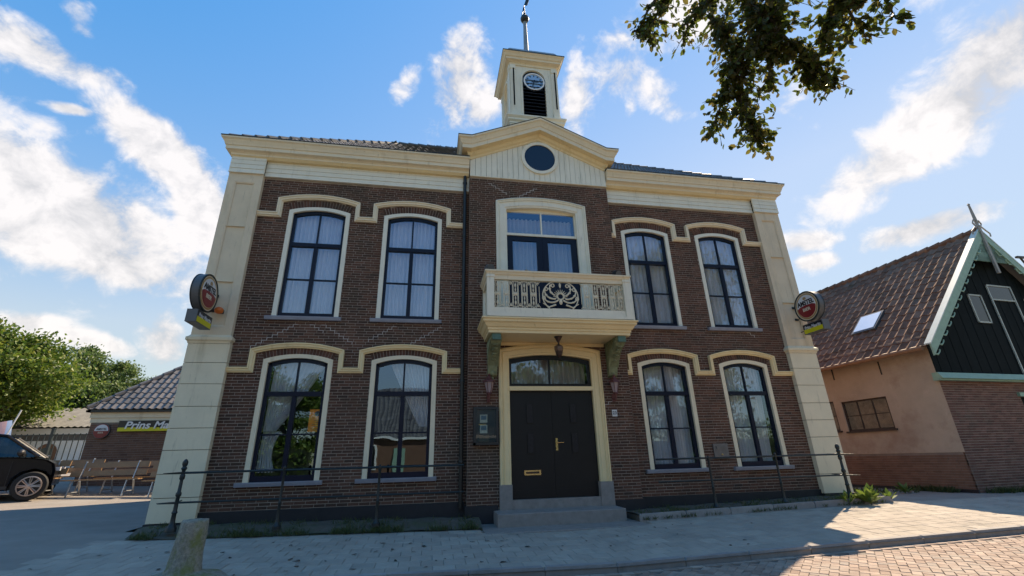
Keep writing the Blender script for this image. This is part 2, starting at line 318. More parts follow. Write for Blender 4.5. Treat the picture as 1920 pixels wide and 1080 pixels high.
def arcz(x, x0, x1, zc, rise):
    if rise <= 0: return zc
    w = (x1 - x0) / 2; r = (w * w + rise * rise) / (2 * rise); xc = (x0 + x1) / 2; t = r * r - (x - xc) ** 2
    return zc + rise - r + math.sqrt(max(t, 0))

BOXV = np.array([(-.5, -.5, -.5), (.5, -.5, -.5), (.5, .5, -.5), (-.5, .5, -.5), (-.5, -.5, .5), (.5, -.5, .5), (.5, .5, .5), (-.5, .5, .5)])
BOXF = np.array([(0, 3, 2, 1), (4, 5, 6, 7), (0, 1, 5, 4), (1, 2, 6, 5), (2, 3, 7, 6), (3, 0, 4, 7)])
def pieces(name, m, parent, locs, dims, rots=None, base=(BOXV, BOXF), nmax=300, near=CAM, origin=None, mat_w=None, nvar=8, key=''):
    """many alike pieces: the nmax nearest the viewer as objects sharing mesh data, the others joined as stuff.
    locs, dims: (n,3); rots: (n,3,3) or None. All in the parent's frame."""
    locs = np.asarray(locs, float); dims = np.asarray(dims, float); n = len(locs); V, F = base
    if rots is None: rots = np.broadcast_to(np.eye(3), (n, 3, 3))
    rots = np.asarray(rots, float)
    W = locs if mat_w is None else (np.c_[locs, np.ones(n)] @ np.array(mat_w).T)[:, :3]
    d = np.linalg.norm(W - np.array(near), axis=1); order = np.argsort(d); bvs = rng.random(n)
    ind = order[:nmax]; rest = order[nmax:]
    meshes = []
    for k in range(nvar):
        me = bpy.data.meshes.new(name); me.from_pydata(V.tolist(), [], F.tolist() if isinstance(F, np.ndarray) else F); me.materials.append(m)
        a = me.attributes.new('bv', 'FLOAT', 'FACE'); a.data.foreach_set('value', np.full(len(me.polygons), (k + .5) / nvar, dtype=np.float32)); meshes.append(me)
    for i in ind:
        o = bpy.data.objects.new(name, meshes[min(int(bvs[i] * nvar), nvar - 1)])
        M = Matrix(rots[i].tolist()).to_4x4() @ Matrix.Diagonal((*dims[i], 1)); M.translation = Vector(locs[i]); COL.objects.link(o); o.parent = parent; o.matrix_local = M
    if len(rest):
        vv = (V[None] * dims[rest][:, None]) @ np.transpose(rots[rest], (0, 2, 1)) + locs[rest][:, None]
        nv = len(V); offs = (np.arange(len(rest)) * nv)
        if isinstance(F, np.ndarray): ff = (F[None] + offs[:, None, None]).reshape(-1, F.shape[1]).tolist(); nf = len(F)
        else: ff = [tuple(i + o for i in q) for o in offs for q in F]; nf = len(F)
        o = mesh_obj(name + '_mass' if False else name, vv.reshape(-1, 3), ff, m, parent, bv=np.repeat(bvs[rest], nf)); o['kind'] = 'stuff'
def rotx(a): c, s = math.cos(a), math.sin(a); return np.array([[1, 0, 0], [0, c, -s], [0, s, c]])
def roty(a): c, s = math.cos(a), math.sin(a); return np.array([[c, 0, s], [0, 1, 0], [-s, 0, c]])
def rotz(a): c, s = math.cos(a), math.sin(a); return np.array([[c, -s, 0], [s, c, 0], [0, 0, 1]])
def text(txt, size, m, parent, M, name='lettering', depth=.004, shear=0, bold=0, width=None):
    cu_ = bpy.data.curves.new(name, 'FONT'); cu_.body = txt; cu_.size = size; cu_.align_x = 'CENTER'; cu_.align_y = 'CENTER'; cu_.extrude = depth / 2; cu_.shear = shear; cu_.offset = bold
    t = bpy.data.objects.new('tmp', cu_); COL.objects.link(t); dg = bpy.context.evaluated_depsgraph_get()
    me = bpy.data.meshes.new_from_object(t.evaluated_get(dg)); bpy.data.objects.remove(t); me.materials.clear(); me.materials.append(m)
    if width:
        xs = [v.co.x for v in me.vertices]; w = max(xs) - min(xs); c = (max(xs) + min(xs)) / 2
        for v in me.vertices: v.co.x = (v.co.x - c) * width / w
    me.name = name; o = bpy.data.objects.new(name, me); COL.objects.link(o); o.parent = parent; o.matrix_local = M; return o

# ------------------------------------------------------------------ ground
def base_z(X, Y):
    b = -.02 + .018 * min(abs(X), 7.6)
    if Y < -1: b += .045 * (max(Y, -3.75) + 1)
    if X < -7: b += min(.035 * (-X - 7) + .03 * max(Y, 0) + .05 * max(0, Y - 4.5), 1.25)
    return b
def kerb_y(X): return -3.78 + .0 * X + (-.012 * (X - 3) ** 2 / 4 if X > 3 else 0) * -1 * .35
def sheet(name, xs, ys, zf, m, dz=0, kind='structure', cond=None):
    v = []; f = []; idx = {}
    for j, y in enumerate(ys):
        for i, x in enumerate(xs): idx[i, j] = len(v); v.append((x, y, zf(x, y) + dz))
    for j in range(len(ys) - 1):
        for i in range(len(xs) - 1):
            if cond is None or cond((xs[i] + xs[i + 1]) / 2, (ys[j] + ys[j + 1]) / 2): f.append((idx[i, j], idx[i + 1, j], idx[i + 1, j + 1], idx[i, j + 1]))
    return tag(mesh_obj(name, v, f, m, smooth=True), kind=kind)
GRND = mat('far_ground', (.09, .10, .05), .95, noise=.3, amt=.3)
xs = [-3000, -600, -150, -60] + list(np.arange(-40, 41, 2)) + [60, 150, 600, 3000]
ys = [-3000, -600, -150, -60] + list(np.arange(-40, 41, 2)) + [60, 150, 600, 3000]
sheet('ground', xs, ys, lambda x, y: base_z(max(min(x, 40), -40), max(min(y, 40), -40)) - .32, GRND)
LOTX = list(np.arange(-45, -6.9, 1.0)) + [-6.9]
sheet('asphalt_yard', LOTX, list(np.arange(-3.75, -1, .55)) + list(np.arange(-1, 30, 1.0)), base_z, ASPH, cond=lambda x, y: not (x > -7.6 and y > 0))
sheet('alley_path', list(np.arange(7.0, 45, 1.0)), list(np.arange(-1.05, 30, 1.0)), base_z, ASPH, dz=.0, cond=lambda x, y: not (x < 7.6 and y > .2))
# pavement with slabs
pav = sheet('pavement', list(np.arange(-7.9, 30.2, .5)), [-3.65, -3.2, -2.6, -2, -1.5, -1.0, -.6], base_z, mat('slab_joint_sand', (.24, .20, .165), .95, noise=8, amt=.3), dz=-.02)
L_, D_, R_ = [], [], []
sl = .30
for j, y in enumerate(np.arange(-1.17, -3.60, -sl)):
    for i, x in enumerate(np.arange(-7.7 + (j % 2) * sl / 2, 26, sl)):
        if -1.50 < x < 1.63 and y > -1.40: continue
        L_.append((x, y, base_z(x, y) - .017 + random.uniform(-.002, .002))); D_.append((sl - .004, sl - .004, .04))
        R_.append(rotx(.045 + random.uniform(-.006, .006)) @ roty((-.018 if x > 0 else .018) + (.035 if x < -7 else 0) + random.uniform(-.006, .006)))
chv = np.array([(-.5, -.5, -.5), (.5, -.5, -.5), (.5, .5, -.5), (-.5, .5, -.5), (-.5, -.5, .36), (.5, -.5, .36), (.5, .5, .36), (-.5, .5, .36), (-.475, -.475, .5), (.475, -.475, .5), (.475, .475, .5), (-.475, .475, .5)])
chf = np.array([(0, 1, 5, 4), (1, 2, 6, 5), (2, 3, 7, 6), (3, 0, 4, 7), (4, 5, 9, 8), (5, 6, 10, 9), (6, 7, 11, 10), (7, 4, 8, 11), (8, 9, 10, 11)])
pieces('paving_slab', PAVE, pav, L_, D_, R_, base=(chv, chf))
# kerb
kerb = sheet('kerb', list(np.arange(-12, 30.2, 1)), [-3.80, -3.64], lambda x, y: base_z(x, -3.7) - .03, SAND)
L_, D_, R_ = [], [], []
for x in np.arange(-11.5, 30, 1.0):
    L_.append((x, -3.715, base_z(x, -3.7) - .115 + random.uniform(-.004, .004))); D_.append((.99, .13, .24)); R_.append(roty((-.018 if 0 < x < 7.6 else .018 if x < 0 else 0)) @ rotz(random.uniform(-.006, .006)))
KERBM = mat('kerb_stone', var=[(.26, .24, .23), (.32, .30, .28)], rough=.9, noise=5, amt=.2, bump=.6, wear=((.12, .12, .10), 2, .6))
pieces('kerb_stone', KERBM, kerb, L_, D_, R_, base=(chv, chf))
# road: herringbone bricks
def road_z(x, y): return base_z(x, -3.75) - .095 + .012 * min(max(-3.8 - y, 0), 3)
road = sheet('road', list(np.arange(-30, 31, 1.0)), [-16, -14, -12, -10, -9, -8, -7, -6, -5, -4.4, -3.79], road_z, SAND, dz=-.012)
L_, D_, R_ = [], [], []
for x in np.arange(-12, 26, .205):
    L_.append((x, -3.86, road_z(x, -3.86) - .018)); D_.append((.198, .098, .04)); R_.append(np.eye(3))
w = .102; cs, sn = math.cos(R(45)), math.sin(R(45))
for i in range(-190, 190):
    for j in range(-190, 190):
        k = (i - j) % 4
        if k == 0: cxx, cyy, ang = (i + 1.0) * w, (j + .5) * w, 0
        elif k == 3: cxx, cyy, ang = (i + .5) * w, (j + 1.0) * w, 90
        else: continue
        if k == 0: px_, py_ = (i + 1) * w, (j + .5) * w
        else: px_, py_ = (i + .5) * w, (j + 1) * w
        x = px_ * cs - py_ * sn + 4; y = px_ * sn + py_ * cs - 6
        if not (-9.5 < y < -3.975 and -7 < x < 22): continue
        L_.append((x, y, road_z(x, y) - .018 + random.uniform(-.0025, .0025))); D_.append((2 * w - .006, w - .006, .04)); R_.append(rotz(R(45 + ang) + random.uniform(-.02, .02)) @ rotx(random.uniform(-.015, .015)))
pieces('paving_brick', ROADB, road, L_, D_, R_, base=(chv, chf), near=Vector((2.5, -6.5, 0)))
# raised strip along the wall
for (a, b, nm) in ((-7.45, -1.50, 'l'), (1.63, 7.5, 'r')):
    st = sheet('planting_strip', list(np.linspace(a, b, 24)), list(np.linspace(-1.0, -.02, 7)), (lambda x, y: base_z(x, -1) + .115 + .012 * math.sin(x * 7 + y * 5)) if nm == 'r' else (lambda x, y: base_z(x, -1) + .02 + .105 * min(1, (y + 1.0) / .35) + .012 * math.sin(x * 7 + y * 5)), SOIL)
    mb = MB().add([(a, -.995, base_z(a, -1) - .2), (b, -.995, base_z(b, -1) - .2), (b, 0, base_z(b, -1) - .2), (a, 0, base_z(a, -1) - .2), (a, -.995, base_z(a, -1) + (.095 if nm == 'r' else .0)), (b, -.995, base_z(b, -1) + (.095 if nm == 'r' else .0)), (b, 0, base_z(b, -1) + .095), (a, 0, base_z(a, -1) + .095)], [(0, 3, 2, 1), (4, 5, 6, 7), (0, 1, 5, 4), (1, 2, 6, 5), (2, 3, 7, 6), (3, 0, 4, 7)]); mb.build('strip_bed', SOIL, st)
    if nm == 'r':
        L_ = [(x, -1.03, base_z(x, -1) + .045) for x in np.arange(a + .5, b, 1.0)]
        pieces('edging_stone', KERBM, st, L_, [(.985, .07, .17)] * len(L_), [roty(-.018 + random.uniform(-.01, .01)) for _ in L_], base=(chv, chf))

# ------------------------------------------------------------------ town hall
hall = thing('town_hall', 'brown brick two storey town hall with cream pilasters, pediment, balcony and clock tower', 'building')
WIN_X = [(-6.142, -4.712), (-3.885, -2.439), (2.488, 3.893), (4.728, 6.115)]
ZU = (4.37, 7.09); ZL = (.94, 3.38); RISE = .12
XA, XB = -1.74, 2.12; RY = -.20
BZ0, BZ1 = .30, 7.975
# openings: (x0, x1, z0, zc, rise)
OPN_W = [(a, b, ZU[0] - .06, ZU[1], RISE) for a, b in WIN_X] + [(a, b, ZL[0] - .06, ZL[1], RISE) for a, b in WIN_X]
OPN_R = [(-1.04, 1.43, .1, 3.62, .14), (-1.05, 1.41, 4.2, 7.64, .16)]
def wall_backing(parent, x0, x1, z0, z1, y, ops, m, reveal=.14, name='wall'):
    mb = MB(); cuts = {x0, x1}
    for o in ops:
        if o[1] <= x0 or o[0] >= x1: continue
        for t in np.linspace(o[0], o[1], 13): cuts.add(round(float(t), 5))
    cuts = sorted(cuts)
    for a, b in zip(cuts, cuts[1:]):
        ss = sorted([o for o in ops if o[0] < (a + b) / 2 < o[1]], key=lambda o: o[2]); za = zb = z0
        for o in ss:
            mb.add([(a, y, za), (b, y, zb), (b, y, o[2]), (a, y, o[2])], [(0, 1, 2, 3)])
            mb.add([(a, y, o[2]), (b, y, o[2]), (b, y + reveal, o[2]), (a, y + reveal, o[2])], [(0, 1, 2, 3)])
            za, zb = arcz(a, *o[:2], o[3], o[4]), arcz(b, *o[:2], o[3], o[4])
            mb.add([(a, y, za), (b, y, zb), (b, y + reveal, zb), (a, y + reveal, za)], [(0, 1, 2, 3)])
        mb.add([(a, y, za), (b, y, zb), (b, y, z1), (a, y, z1)], [(0, 1, 2, 3)])
    for o in ops:
        if o[1] <= x0 or o[0] >= x1: continue
        for x in o[:2]: mb.add([(x, y, o[2]), (x, y, o[3]), (x, y + reveal, o[3]), (x, y + reveal, o[2])], [(0, 1, 2, 3)])
    o = mesh_obj(name, mb.v, mb.f, m, parent); return o
def lay_bricks(x0, x1, z0, z1, ops, y, course=.0625, bl=.215, bw=.205, skip=None, proud=.005):
    L, D = [], []; k = 0; z = z0
    while z + course <= z1 + .001:
        zc = z + course / 2; off = (0, .5, .25, .75)[k % 4] * bl if k % 2 else 0
        blk = [(o[0], o[1]) for o in ops if o[2] < zc]
        blk = []
        for o in ops:
            if o[2] - .0 < zc < o[3]: blk.append((o[0], o[1]))
            elif o[3] <= zc < o[3] + o[4]:
                w_ = (o[1] - o[0]) / 2; r = (w_ * w_ + o[4] ** 2) / (2 * o[4]); h = zc - (o[3] + o[4] - r); t = math.sqrt(max(r * r - h * h, 0)); c = (o[0] + o[1]) / 2; blk.append((c - t, c + t))
        x = x0 - off - random.random() * .01
        while x < x1:
            hd = (k % 2 == 1 and False)
            a, b = max(x, x0), min(x + bl, x1); x += bl
            segs = [(a, b)]
            for (p, q) in blk:
                segs = [t for (c, d) in segs for t in ((c, min(d, p)), (max(c, q), d)) if t[1] - t[0] > .025]
            for (c, d) in segs:
                if d - c < .03: continue
                L.append(((c + d) / 2, y - proud / 2 + .02 + random.uniform(-.0015, .0015), zc)); D.append((d - c - .010, proud + .04, course - .012))
        z += course; k += 1
    return L, D
def voussoirs(o, th, y, n=22):
    L, D, Rr = [], [], []; w_ = (o[1] - o[0]) / 2; r = (w_ * w_ + o[4] ** 2) / (2 * o[4]); xc = (o[0] + o[1]) / 2; zc0 = o[3] + o[4] - r; a0 = math.asin(w_ / r)
    for a in (np.arange(n) + .5) / n * 2 * a0 - a0:
        rr = r + th / 2; L.append((xc + rr * math.sin(a), y + .015, zc0 + rr * math.cos(a))); D.append((2 * a0 * r / n - .010, .05, th - .006)); Rr.append(roty(a))
    return L, D, Rr
FRB = 7.97
cols = [(-6.90, XA, FRB, 0.0, OPN_W), (XB, 6.87, FRB, 0.0, OPN_W), (XA, XB, 8.36, RY, OPN_R)]
for wi, (x0, x1, z1, y, ops) in enumerate(cols):
    wl = wall_backing(hall, x0, x1, 0.0, z1, y, ops, MORTAR)
    wl['label'] = ['left wing wall of brown brick', 'right wing wall of brown brick', 'projecting middle bay wall of brown brick'][wi]
    ops2 = [(o[0], o[1], o[2], o[3], o[4]) for o in ops]
    # the soldier course above each wing window replaces the coursed bricks
    if wi < 2: ops3 = [(o[0], o[1], o[2], o[3] + .20, o[4] + .0) for o in ops2]
    else: ops3 = ops2
    L, D = lay_bricks(x0, x1, BZ0, z1, ops3, y)
    if wi == 2:   # quoin returns on the projecting bay's left side
        for k in range(int((z1 - BZ0) / .0625)):
            L.append((XA - .004 + .02, RY + .10 + (.0 if k % 2 else .0), BZ0 + .0625 * (k + .5))); D.append((.048, .19, .0515))
            L.append((XB + .004 - .02, RY + .10, BZ0 + .0625 * (k + .5))); D.append((.048, .19, .0515))
    Rr = [np.eye(3)] * len(L)
    if wi < 2:
        for o in ops2:
            if o[0] > x0 and o[1] < x1:
                a, b, c = voussoirs(o, .19, y); L += a; D += b; Rr = Rr + c
    pieces('brick', BRICK, wl, L, D, Rr)
    if wi == 2:
        mb = MB()
        for x in (XA, XB): mb.add([(x, RY, 0), (x, 0.02, 0), (x, 0.02, z1), (x, RY, z1)], [(0, 1, 2, 3)])
        mb.build('side_return', MORTAR, wl)
    # repaired joints
    mb = MB()
    def zig(x, z, dx, n, y=y):
        c = .0625
        z = BZ0 + round((z - BZ0) / c) * c
        for i in range(n):
            mb.box(min(x, x + dx * .1) - .006, max(x, x + dx * .1) + .006, y - .0115, y - .002, z - .006, z + .006)
            x += dx * .1; mb.box(x - .006, x + .006, y - .0115, y - .002, z - c, z); z -= c
    if wi == 0: zig(-5.55, 4.15, -1, 9); zig(-5.05, 4.15, 1, 7); zig(-3.4, 4.15, -1, 6); zig(-2.35, 4.15, -1, 8); zig(-5.3, 4.2, 1, 3)
    elif wi == 1: zig(5.75, 4.25, 1, 2)
    else: zig(-1.25, 8.2, 1, 5); zig(.1, 8.1, -1, 5); zig(1.75, 2.5, -1, 3)
    mb.build('mortar_repair', REPAIR, wl)
# plinth
for q in ((-6.9, XA - .04, -.045, .1, -.25, .42), (XB + .04, 6.87, -.045, .1, -.25, .36), (XA - .04, -1.09, RY - .045, .1, -.25, .34), (1.47, XB + .04, RY - .045, .1, -.25, .34)): MB().box(*q).build('plinth', TAR, hall)
# shell of the rest of the building
mb = MB(); mb.box(-7.6, -7.4, .0, 7, -.3, 8.45).box(7.4, 7.6, .0, 7, -.3, 8.45).box(-7.4, 7.4, 6.8, 7.0, -.3, 8.45)
mb.build('rear_wall', BRICK_ANX, hall, bv=[.5] * 18)
mb = MB(); mb.box(-7.4, 7.4, .16, 6.8, 3.75, 4.0); mb.box(-7.4, 7.4, 4.5, 4.6, -.3, 8.4); mb.box(-7.4, 7.4, .16, 6.8, 8.38, 8.43); mb.box(-7.4, 7.4, .16, 6.8, -.2, .1)
for x in (-4.3, -2.0, 2.3, 4.3): mb.box(x - .05, x + .05, .6, 4.5, .1, 8.38)
mb.build('interior_walls', DARKIN, hall)

# windows
def pane_grid(parent, x0, x1, z0, zt, rise, ztrans, zbar, y):
    """dark frame, bars and six panes inside the opening (x0..x1)"""
    fw = .065; xi0, xi1 = x0 + fw, x1 - fw; xm = (x0 + x1) / 2
    mb = MB(); mb.box(x0, xi0, y - .04, y + .05, z0, zt).box(xi1, x1, y - .04, y + .05, z0, zt).box(xi0, xi1, y - .045, y + .05, z0, z0 + .11)
    top = arc(x0, x1, zt, rise); inn = [(p[0] * (1 - .0) + 0, p[1] - .06) for p in arc(xi0, xi1, zt - .005, rise * .9)]
    mb.prism(top + inn[::-1], 1, y - .04, y + .05)
    mb.build('window_frame', FRAME, parent)
    mb = MB(); mb.box(xi0, xi1, y - .055, y + .05, ztrans - .05, ztrans + .045); mb.build('transom', FRAME, parent)
    mb = MB(); mb.box(xm - .018, xm + .018, y - .03, y + .03, ztrans + .045, arcz(xm, x0, x1, zt, rise) - .06); mb.box(xm - .045, xm + .045, y - .04, y + .04, z0 + .11, ztrans - .05)
    mb.box(xi0, xm - .045, y - .028, y + .028, zbar - .015, zbar + .015); mb.box(xm + .045, xi1, y - .028, y + .028, zbar - .015, zbar + .015); mb.build('glazing_bar', FRAME, parent)
    for (a, b, hw) in ((xi0, xm, .018), (xm, xi1, .018)):
        a2 = a if a == xi0 else xm + .018; b2 = b if b == xi1 else xm - .018
        pts = [(a2, ztrans + .045), (b2, ztrans + .045)] + [(x, arcz(x, x0, x1, zt, rise) - .062) for x in np.linspace(b2, a2, 8)]
        MB().prism(pts, 1, y, y + .006).build('pane', GLASS, parent)
        a3 = a if a == xi0 else xm + .045; b3 = b if b == xi1 else xm - .045
        MB().box(a3, b3, y, y + .006, zbar + .015, ztrans - .05).build('pane', GLASS, parent)
        MB().box(a3, b3, y, y + .006, z0 + .11, zbar - .015).build('pane', GLASS, parent)
wlab = ['farthest left', 'second from the left', 'second from the right', 'farthest right']
for lev, (z0, z1) in enumerate((ZL, ZU)):
    ztr, zb = (2.65, 1.82) if lev == 0 else (6.19, 5.29)
    for k, (a, b) in enumerate(WIN_X):
        mb = MB(); sw = .10
        out = arc(a, b, z1, RISE); inn = arc(a + sw, b - sw, z1 - .075, RISE - .01)
        mb.prism([(a, z0 - .02)] + out + [(b, z0 - .02), (b - sw, z0 - .02)] + inn[::-1] + [(a + sw, z0 - .02)], 1, -.018, .13)
        w_ = mb.build('window', CREAMW if lev else CREAM, hall, label='%s window %s' % (('lower', 'upper')[lev], wlab[k]))
        mb = MB().prism([(-.09, z0 - .02), (.13, z0 - .02), (.13, z0 - .10), (-.075, z0 - .10), (-.09, z0 - .04)], 0, a - .12, b + .07); mb.build('sill', SILL, w_)
        pane_grid(w_, a + sw, b - sw, z0 - .02, z1 - .075, RISE - .01, ztr, zb, .085)
# hood moulds
HP = [(-.055, 0), (-.055, .045), (-.03, .05), (-.025, .075), (.02, .08), (.03, .10), (.055, .10), (.055, 0)]
for (zb, zv, zp) in ((6.92, 7.335, .135), (3.14, 3.55, .135)):
    for (X0, X1, wins) in ((-6.86, -1.87, WIN_X[:2]), (2.14, 6.84, WIN_X[2:])):
        path = [(X0, zb)]
        for (a, b) in wins:
            path += [(a - .22, zb), (a - .22, zv)] + arc(a - .22, b + .15 + .02, zv, zp, 12)[1:] + [(b + .17, zb)]
        path.append((X1, zb)); MB().sweepxz(path, HP, 0).build('hood_mould', CREAMY if zb < 4 else CREAM, hall)

# pilasters
for (x0, x1, sgn) in ((-7.62, -6.84, -1), (6.80, 7.60, 1)):
    mb = MB(); y = -.12
    mb.box(x0, x1, -.085, .1, 3.86, 7.965)
    xi0, xi1, zi0, zi1 = x0 + .16, x1 - .16, 4.06, 7.72
    for (a, b, c, d) in ((x0, xi0, 3.86, 7.965), (xi1, x1, 3.86, 7.965), (xi0, xi1, 3.86, zi0), (xi0, xi1, zi1, 7.965)): mb.box(a, b, y, -.085, c, d)
    mb.sweepxz([(xi0, zi0), (xi1, zi0), (xi1, zi1), (xi0, zi1), (xi0, zi0 + .001)], [(0, 0), (0, .03), (.035, .012), (.035, 0)], -.09)
    for zz_ in (5.1, 6.5): mb.box(x0 - .001, x1 + .001, y - .001, .05, zz_, zz_ + .006)
    p = mb.build('pilaster', STUCCO, hall, label='%s corner pilaster with a sunk panel over plain blocks' % ('left' if sgn < 0 else 'right'))
    MB().sweep3([((x0, .1, 3.68), (-1, 0)), ((x0, y, 3.68), (-1, -1)), ((x1, y, 3.68), (1, -1)), ((x1, .1, 3.68), (1, 0))],
                [(0, 0), (.02, 0), (.03, .04), (.06, .07), (.06, .13), (.03, .15), (0, .19)]).build('ledge', CREAM, p)
    zs_ = [.27, .70, 1.12, 1.55, 1.96, 2.38, 2.83, 3.27, 3.68]
    for a, b in zip(zs_, zs_[1:]): MB().prism([(x0 - .01, y - .01), (x1 + .03 * (sgn < 0), y - .01), (x1 + .03 * (sgn < 0), .1), (x0 - .01, .1)], 2, a + .006, b - .006).build('block', CREAM, p)
    MB().box(x0 + .02, x1, y + .02, .1, .3, 3.68).build('block_joint', mat('joint_brown', (.25, .2, .13), .9, amt=0), p)  # plain brown filler set back behind the gaps between blocks
    MB().box(x0 - .03, x1 + .04, y - .03, .12, -.2, .268).build('pilaster_base', TAR, p)

# frieze boards and cornice of the wings
for (x0, x1, y) in ((-6.84, XA, -.05), (XB, 6.80, -.05), (-7.63, -6.83, -.15), (6.79, 7.61, -.15)):
    zs_ = [7.962, 8.09, 8.22, 8.345, 8.47]
    for i, (a, b) in enumerate(zip(zs_, zs_[1:])):
        MB().prism([(y - .004 * (3 - i) - .004, a + .004), (y + .04, a + .004), (y + .04, b), (y + .0, b)], 0, x0, x1).build('frieze_board', CREAMW, hall)
CP = [(-.12, .0), (.03, 0), (.03, .05), (.06, .08), (.13, .10), (.13, .19), (.15, .20), (.165, .25), (.20, .33), (.235, .36), (.235, .40), (-.12, .42)]
for side in (-1, 1):
    ce = -7.63 if side < 0 else 7.61
    path = [((ce, 6.95, 8.46), (side, 0)), ((ce, -.155, 8.46), (side, -1)), ((XA - .02 if side < 0 else XB + .02, -.155, 8.46), (0, -1))]
    c = MB().sweep3(path, CP).build('cornice', [CREAM], hall, label='%s wing cornice' % ('left' if side < 0 else 'right'))
    MB().sweep3(path, [(.10, .421), (.245, .401), (.245, .425), (.10, .44)]).build('zinc_edge', IRON, c)
    MB().sweep3([(Vector(p) + Vector((0, 0, -.0)), o) for p, o in path], [(-.115, -.055), (-.02, -.055), (.028, -.002), (-.115, -.002)]).build('bed_mould', CREAMY, c)
# pediment
zb = 8.98
PK = .21
ppath = [((XA, .9, zb), (-1, 0)), ((XA, RY - .05, zb), (-1, -1)), ((XA + .02, RY - .05, zb), (0, -1)), ((PK, RY - .05, zb + .84), (0, -1)), ((XB - .02, RY - .05, zb), (0, -1)), ((XB, RY - .05, zb), (1, -1)), ((XB, .9, zb), (1, 0))]
PP = [(-.03, 0), (.02, 0), (.04, .05), (.09, .08), (.23, .10), (.23, .215), (.25, .225), (.27, .28), (.30, .35), (.34, .38), (.34, .43), (-.03, .45)]
c = MB().sweep3(ppath, PP).build('pediment_cornice', CREAM, hall)
MB().sweep3(ppath, [(.1, .452), (.35, .432), (.35, .45), (.1, .475)]).build('zinc_edge', IRON, c)
MB().sweep3(ppath, [(-.03, -.10), (.0, -.10), (.012, -.04), (.06, .0), (.09, .078), (.05, .05), (-.02, -.01)]).build('bed_mould', CREAMY, c)
MB().sweep3(ppath, [(.09, .079), (.228, .098), (.228, .0975), (.09, .0785)]).build('soffit', CREAMY, c)
def ped_z(x): return zb - .05 + .84 * (1 - abs(x - PK) / (XB - .02 - PK)) if True else 0
nb = 26; bw_ = (XB - XA) / nb
for i in range(nb):
    a = XA + i * bw_; b = a + bw_; segs = 8 if abs((a + b) / 2 - PK) < .6 else 1
    pts = [(a + .004, 8.37), (b - .004, 8.37), (b - .004, ped_z(b))] + ([(PK, ped_z(PK))] if a < PK < b else []) + [(a + .004, ped_z(a))]
    yy = RY - .03 - (.002 if i % 2 else 0); MB().prism(pts, 1, yy, RY).build('pediment_board', CREAMW, hall)
MB().prism([(XA, 8.36), (XB, 8.36), (XB, zb), (PK, zb + .84), (XA, zb)], 1, RY + .002, .8).build('pediment_core', DARKIN, hall)
MB().box(XA - .0, XB, RY - .05, RY + .001, 8.345, 8.368).build('pediment_rail', CREAM, hall)
ring = MB(); n = 40; oc = (.215, 9.12); fo = [(oc[0] + .53 * math.cos(2 * math.pi * i / n), oc[1] + .53 * math.sin(2 * math.pi * i / n)) for i in range(n)]; fi = [(oc[0] + .44 * math.cos(2 * math.pi * i / n), oc[1] + .44 * math.sin(2 * math.pi * i / n)) for i in range(n)]
b0 = RY - .075
V = [(p[0], b0, p[1]) for p in fi] + [(p[0], b0, p[1]) for p in fo] + [(p[0], RY - .02, p[1]) for p in fi] + [(p[0], RY - .02, p[1]) for p in fo]
ring.add(V, [f for i in range(n) for f in ((i, (i + 1) % n, n + (i + 1) % n, n + i), (n + i, n + (i + 1) % n, 3 * n + (i + 1) % n, 3 * n + i), (i, (i + 1) % n, 2 * n + (i + 1) % n, 2 * n + i))])
oc_o = ring.build('round_window', CREAMW, hall); MB().prism(fi, 1, RY - .048, RY - .036).build('pane', mat('oculus_dark', (.010, .016, .035), .12, amt=0), oc_o)

# roof
TW, TH = .235, .30
px = np.array([-.5, -.36, -.2, 0, .2, .36, .5]); pz = np.array([.030, .052, .030, .004, .0, .010, .030]) / .05
tv = np.array([(x, y, z * .05 + (.022 if y < 0 else 0)) for y in (-.56, .56) for x, z in zip(px, pz)] + [(x, -.56, z * .05 + .0) for x, z in zip(px, pz)])
tf = np.array([(i, i + 1, i + 8, i + 7) for i in range(6)] + [(14 + i, 15 + i, i + 1, i) for i in range(6)])
def tile_roof(parent, m, org, u, v, nu, nv, inside, nmax=300, mat_w=None, near=CAM, tw=TW, th=TH):
    """org: eave corner, u along the eave, v up the slope"""
    u = Vector(u).normalized(); v = Vector(v).normalized(); n = u.cross(v); L, D, Rr = [], [], []; base = np.array([u, v, n]).T
    for j in range(nv):
        for i in range(nu):
            p = Vector(org) + u * (i + .5) * tw + v * (j + .5) * th
            if not inside(p): continue
            L.append(tuple(p + n * .02)); D.append((tw * 1.02, th, 1.0)); Rr.append(base @ rotz(random.uniform(-.025, .025)) @ rotx(random.uniform(-.02, .02)))
    pieces('roof_tile', m, parent, L, D, Rr, base=(tv, tf), nmax=nmax, mat_w=mat_w, near=near)
RP = math.tan(R(40.4)); rb = 8.86; X0r, X1r, Y0r, Y1r = -7.75, 7.73, -.22, 7.2; Yr = (Y0r + Y1r) / 2; hr = (Yr - Y0r) * RP
rd = MB().add([(X0r, Y0r, rb), (X1r, Y0r, rb), (X1r, Y1r, rb), (X0r, Y1r, rb), (X0r + Yr - Y0r, Yr, rb + hr), (X1r - Yr + Y0r, Yr, rb + hr)], [(0, 1, 5, 4), (1, 2, 5), (2, 3, 4, 5), (3, 0, 4), (0, 3, 2, 1)]).build('roof', GREYW, hall)
sl_ = math.hypot(1, RP)
tile_roof(rd, TILE, (X0r, Y0r, rb), (1, 0, 0), (0, 1, RP), 66, 23, lambda p: X0r + (p.y - Y0r) < p.x < X1r - (p.y - Y0r) and not (XA - .1 < p.x < XB + .1 and p.y < 1.2 and p.z < zb + .9 - abs(p.x - PK) * .43))
tile_roof(rd, TILE, (X0r, Y1r, rb), (0, -1, 0), (1, 0, RP), 44, 23, lambda p: abs(p.y - Yr) < (Yr - Y0r) - (p.x - X0r), nmax=0)
mb = MB()
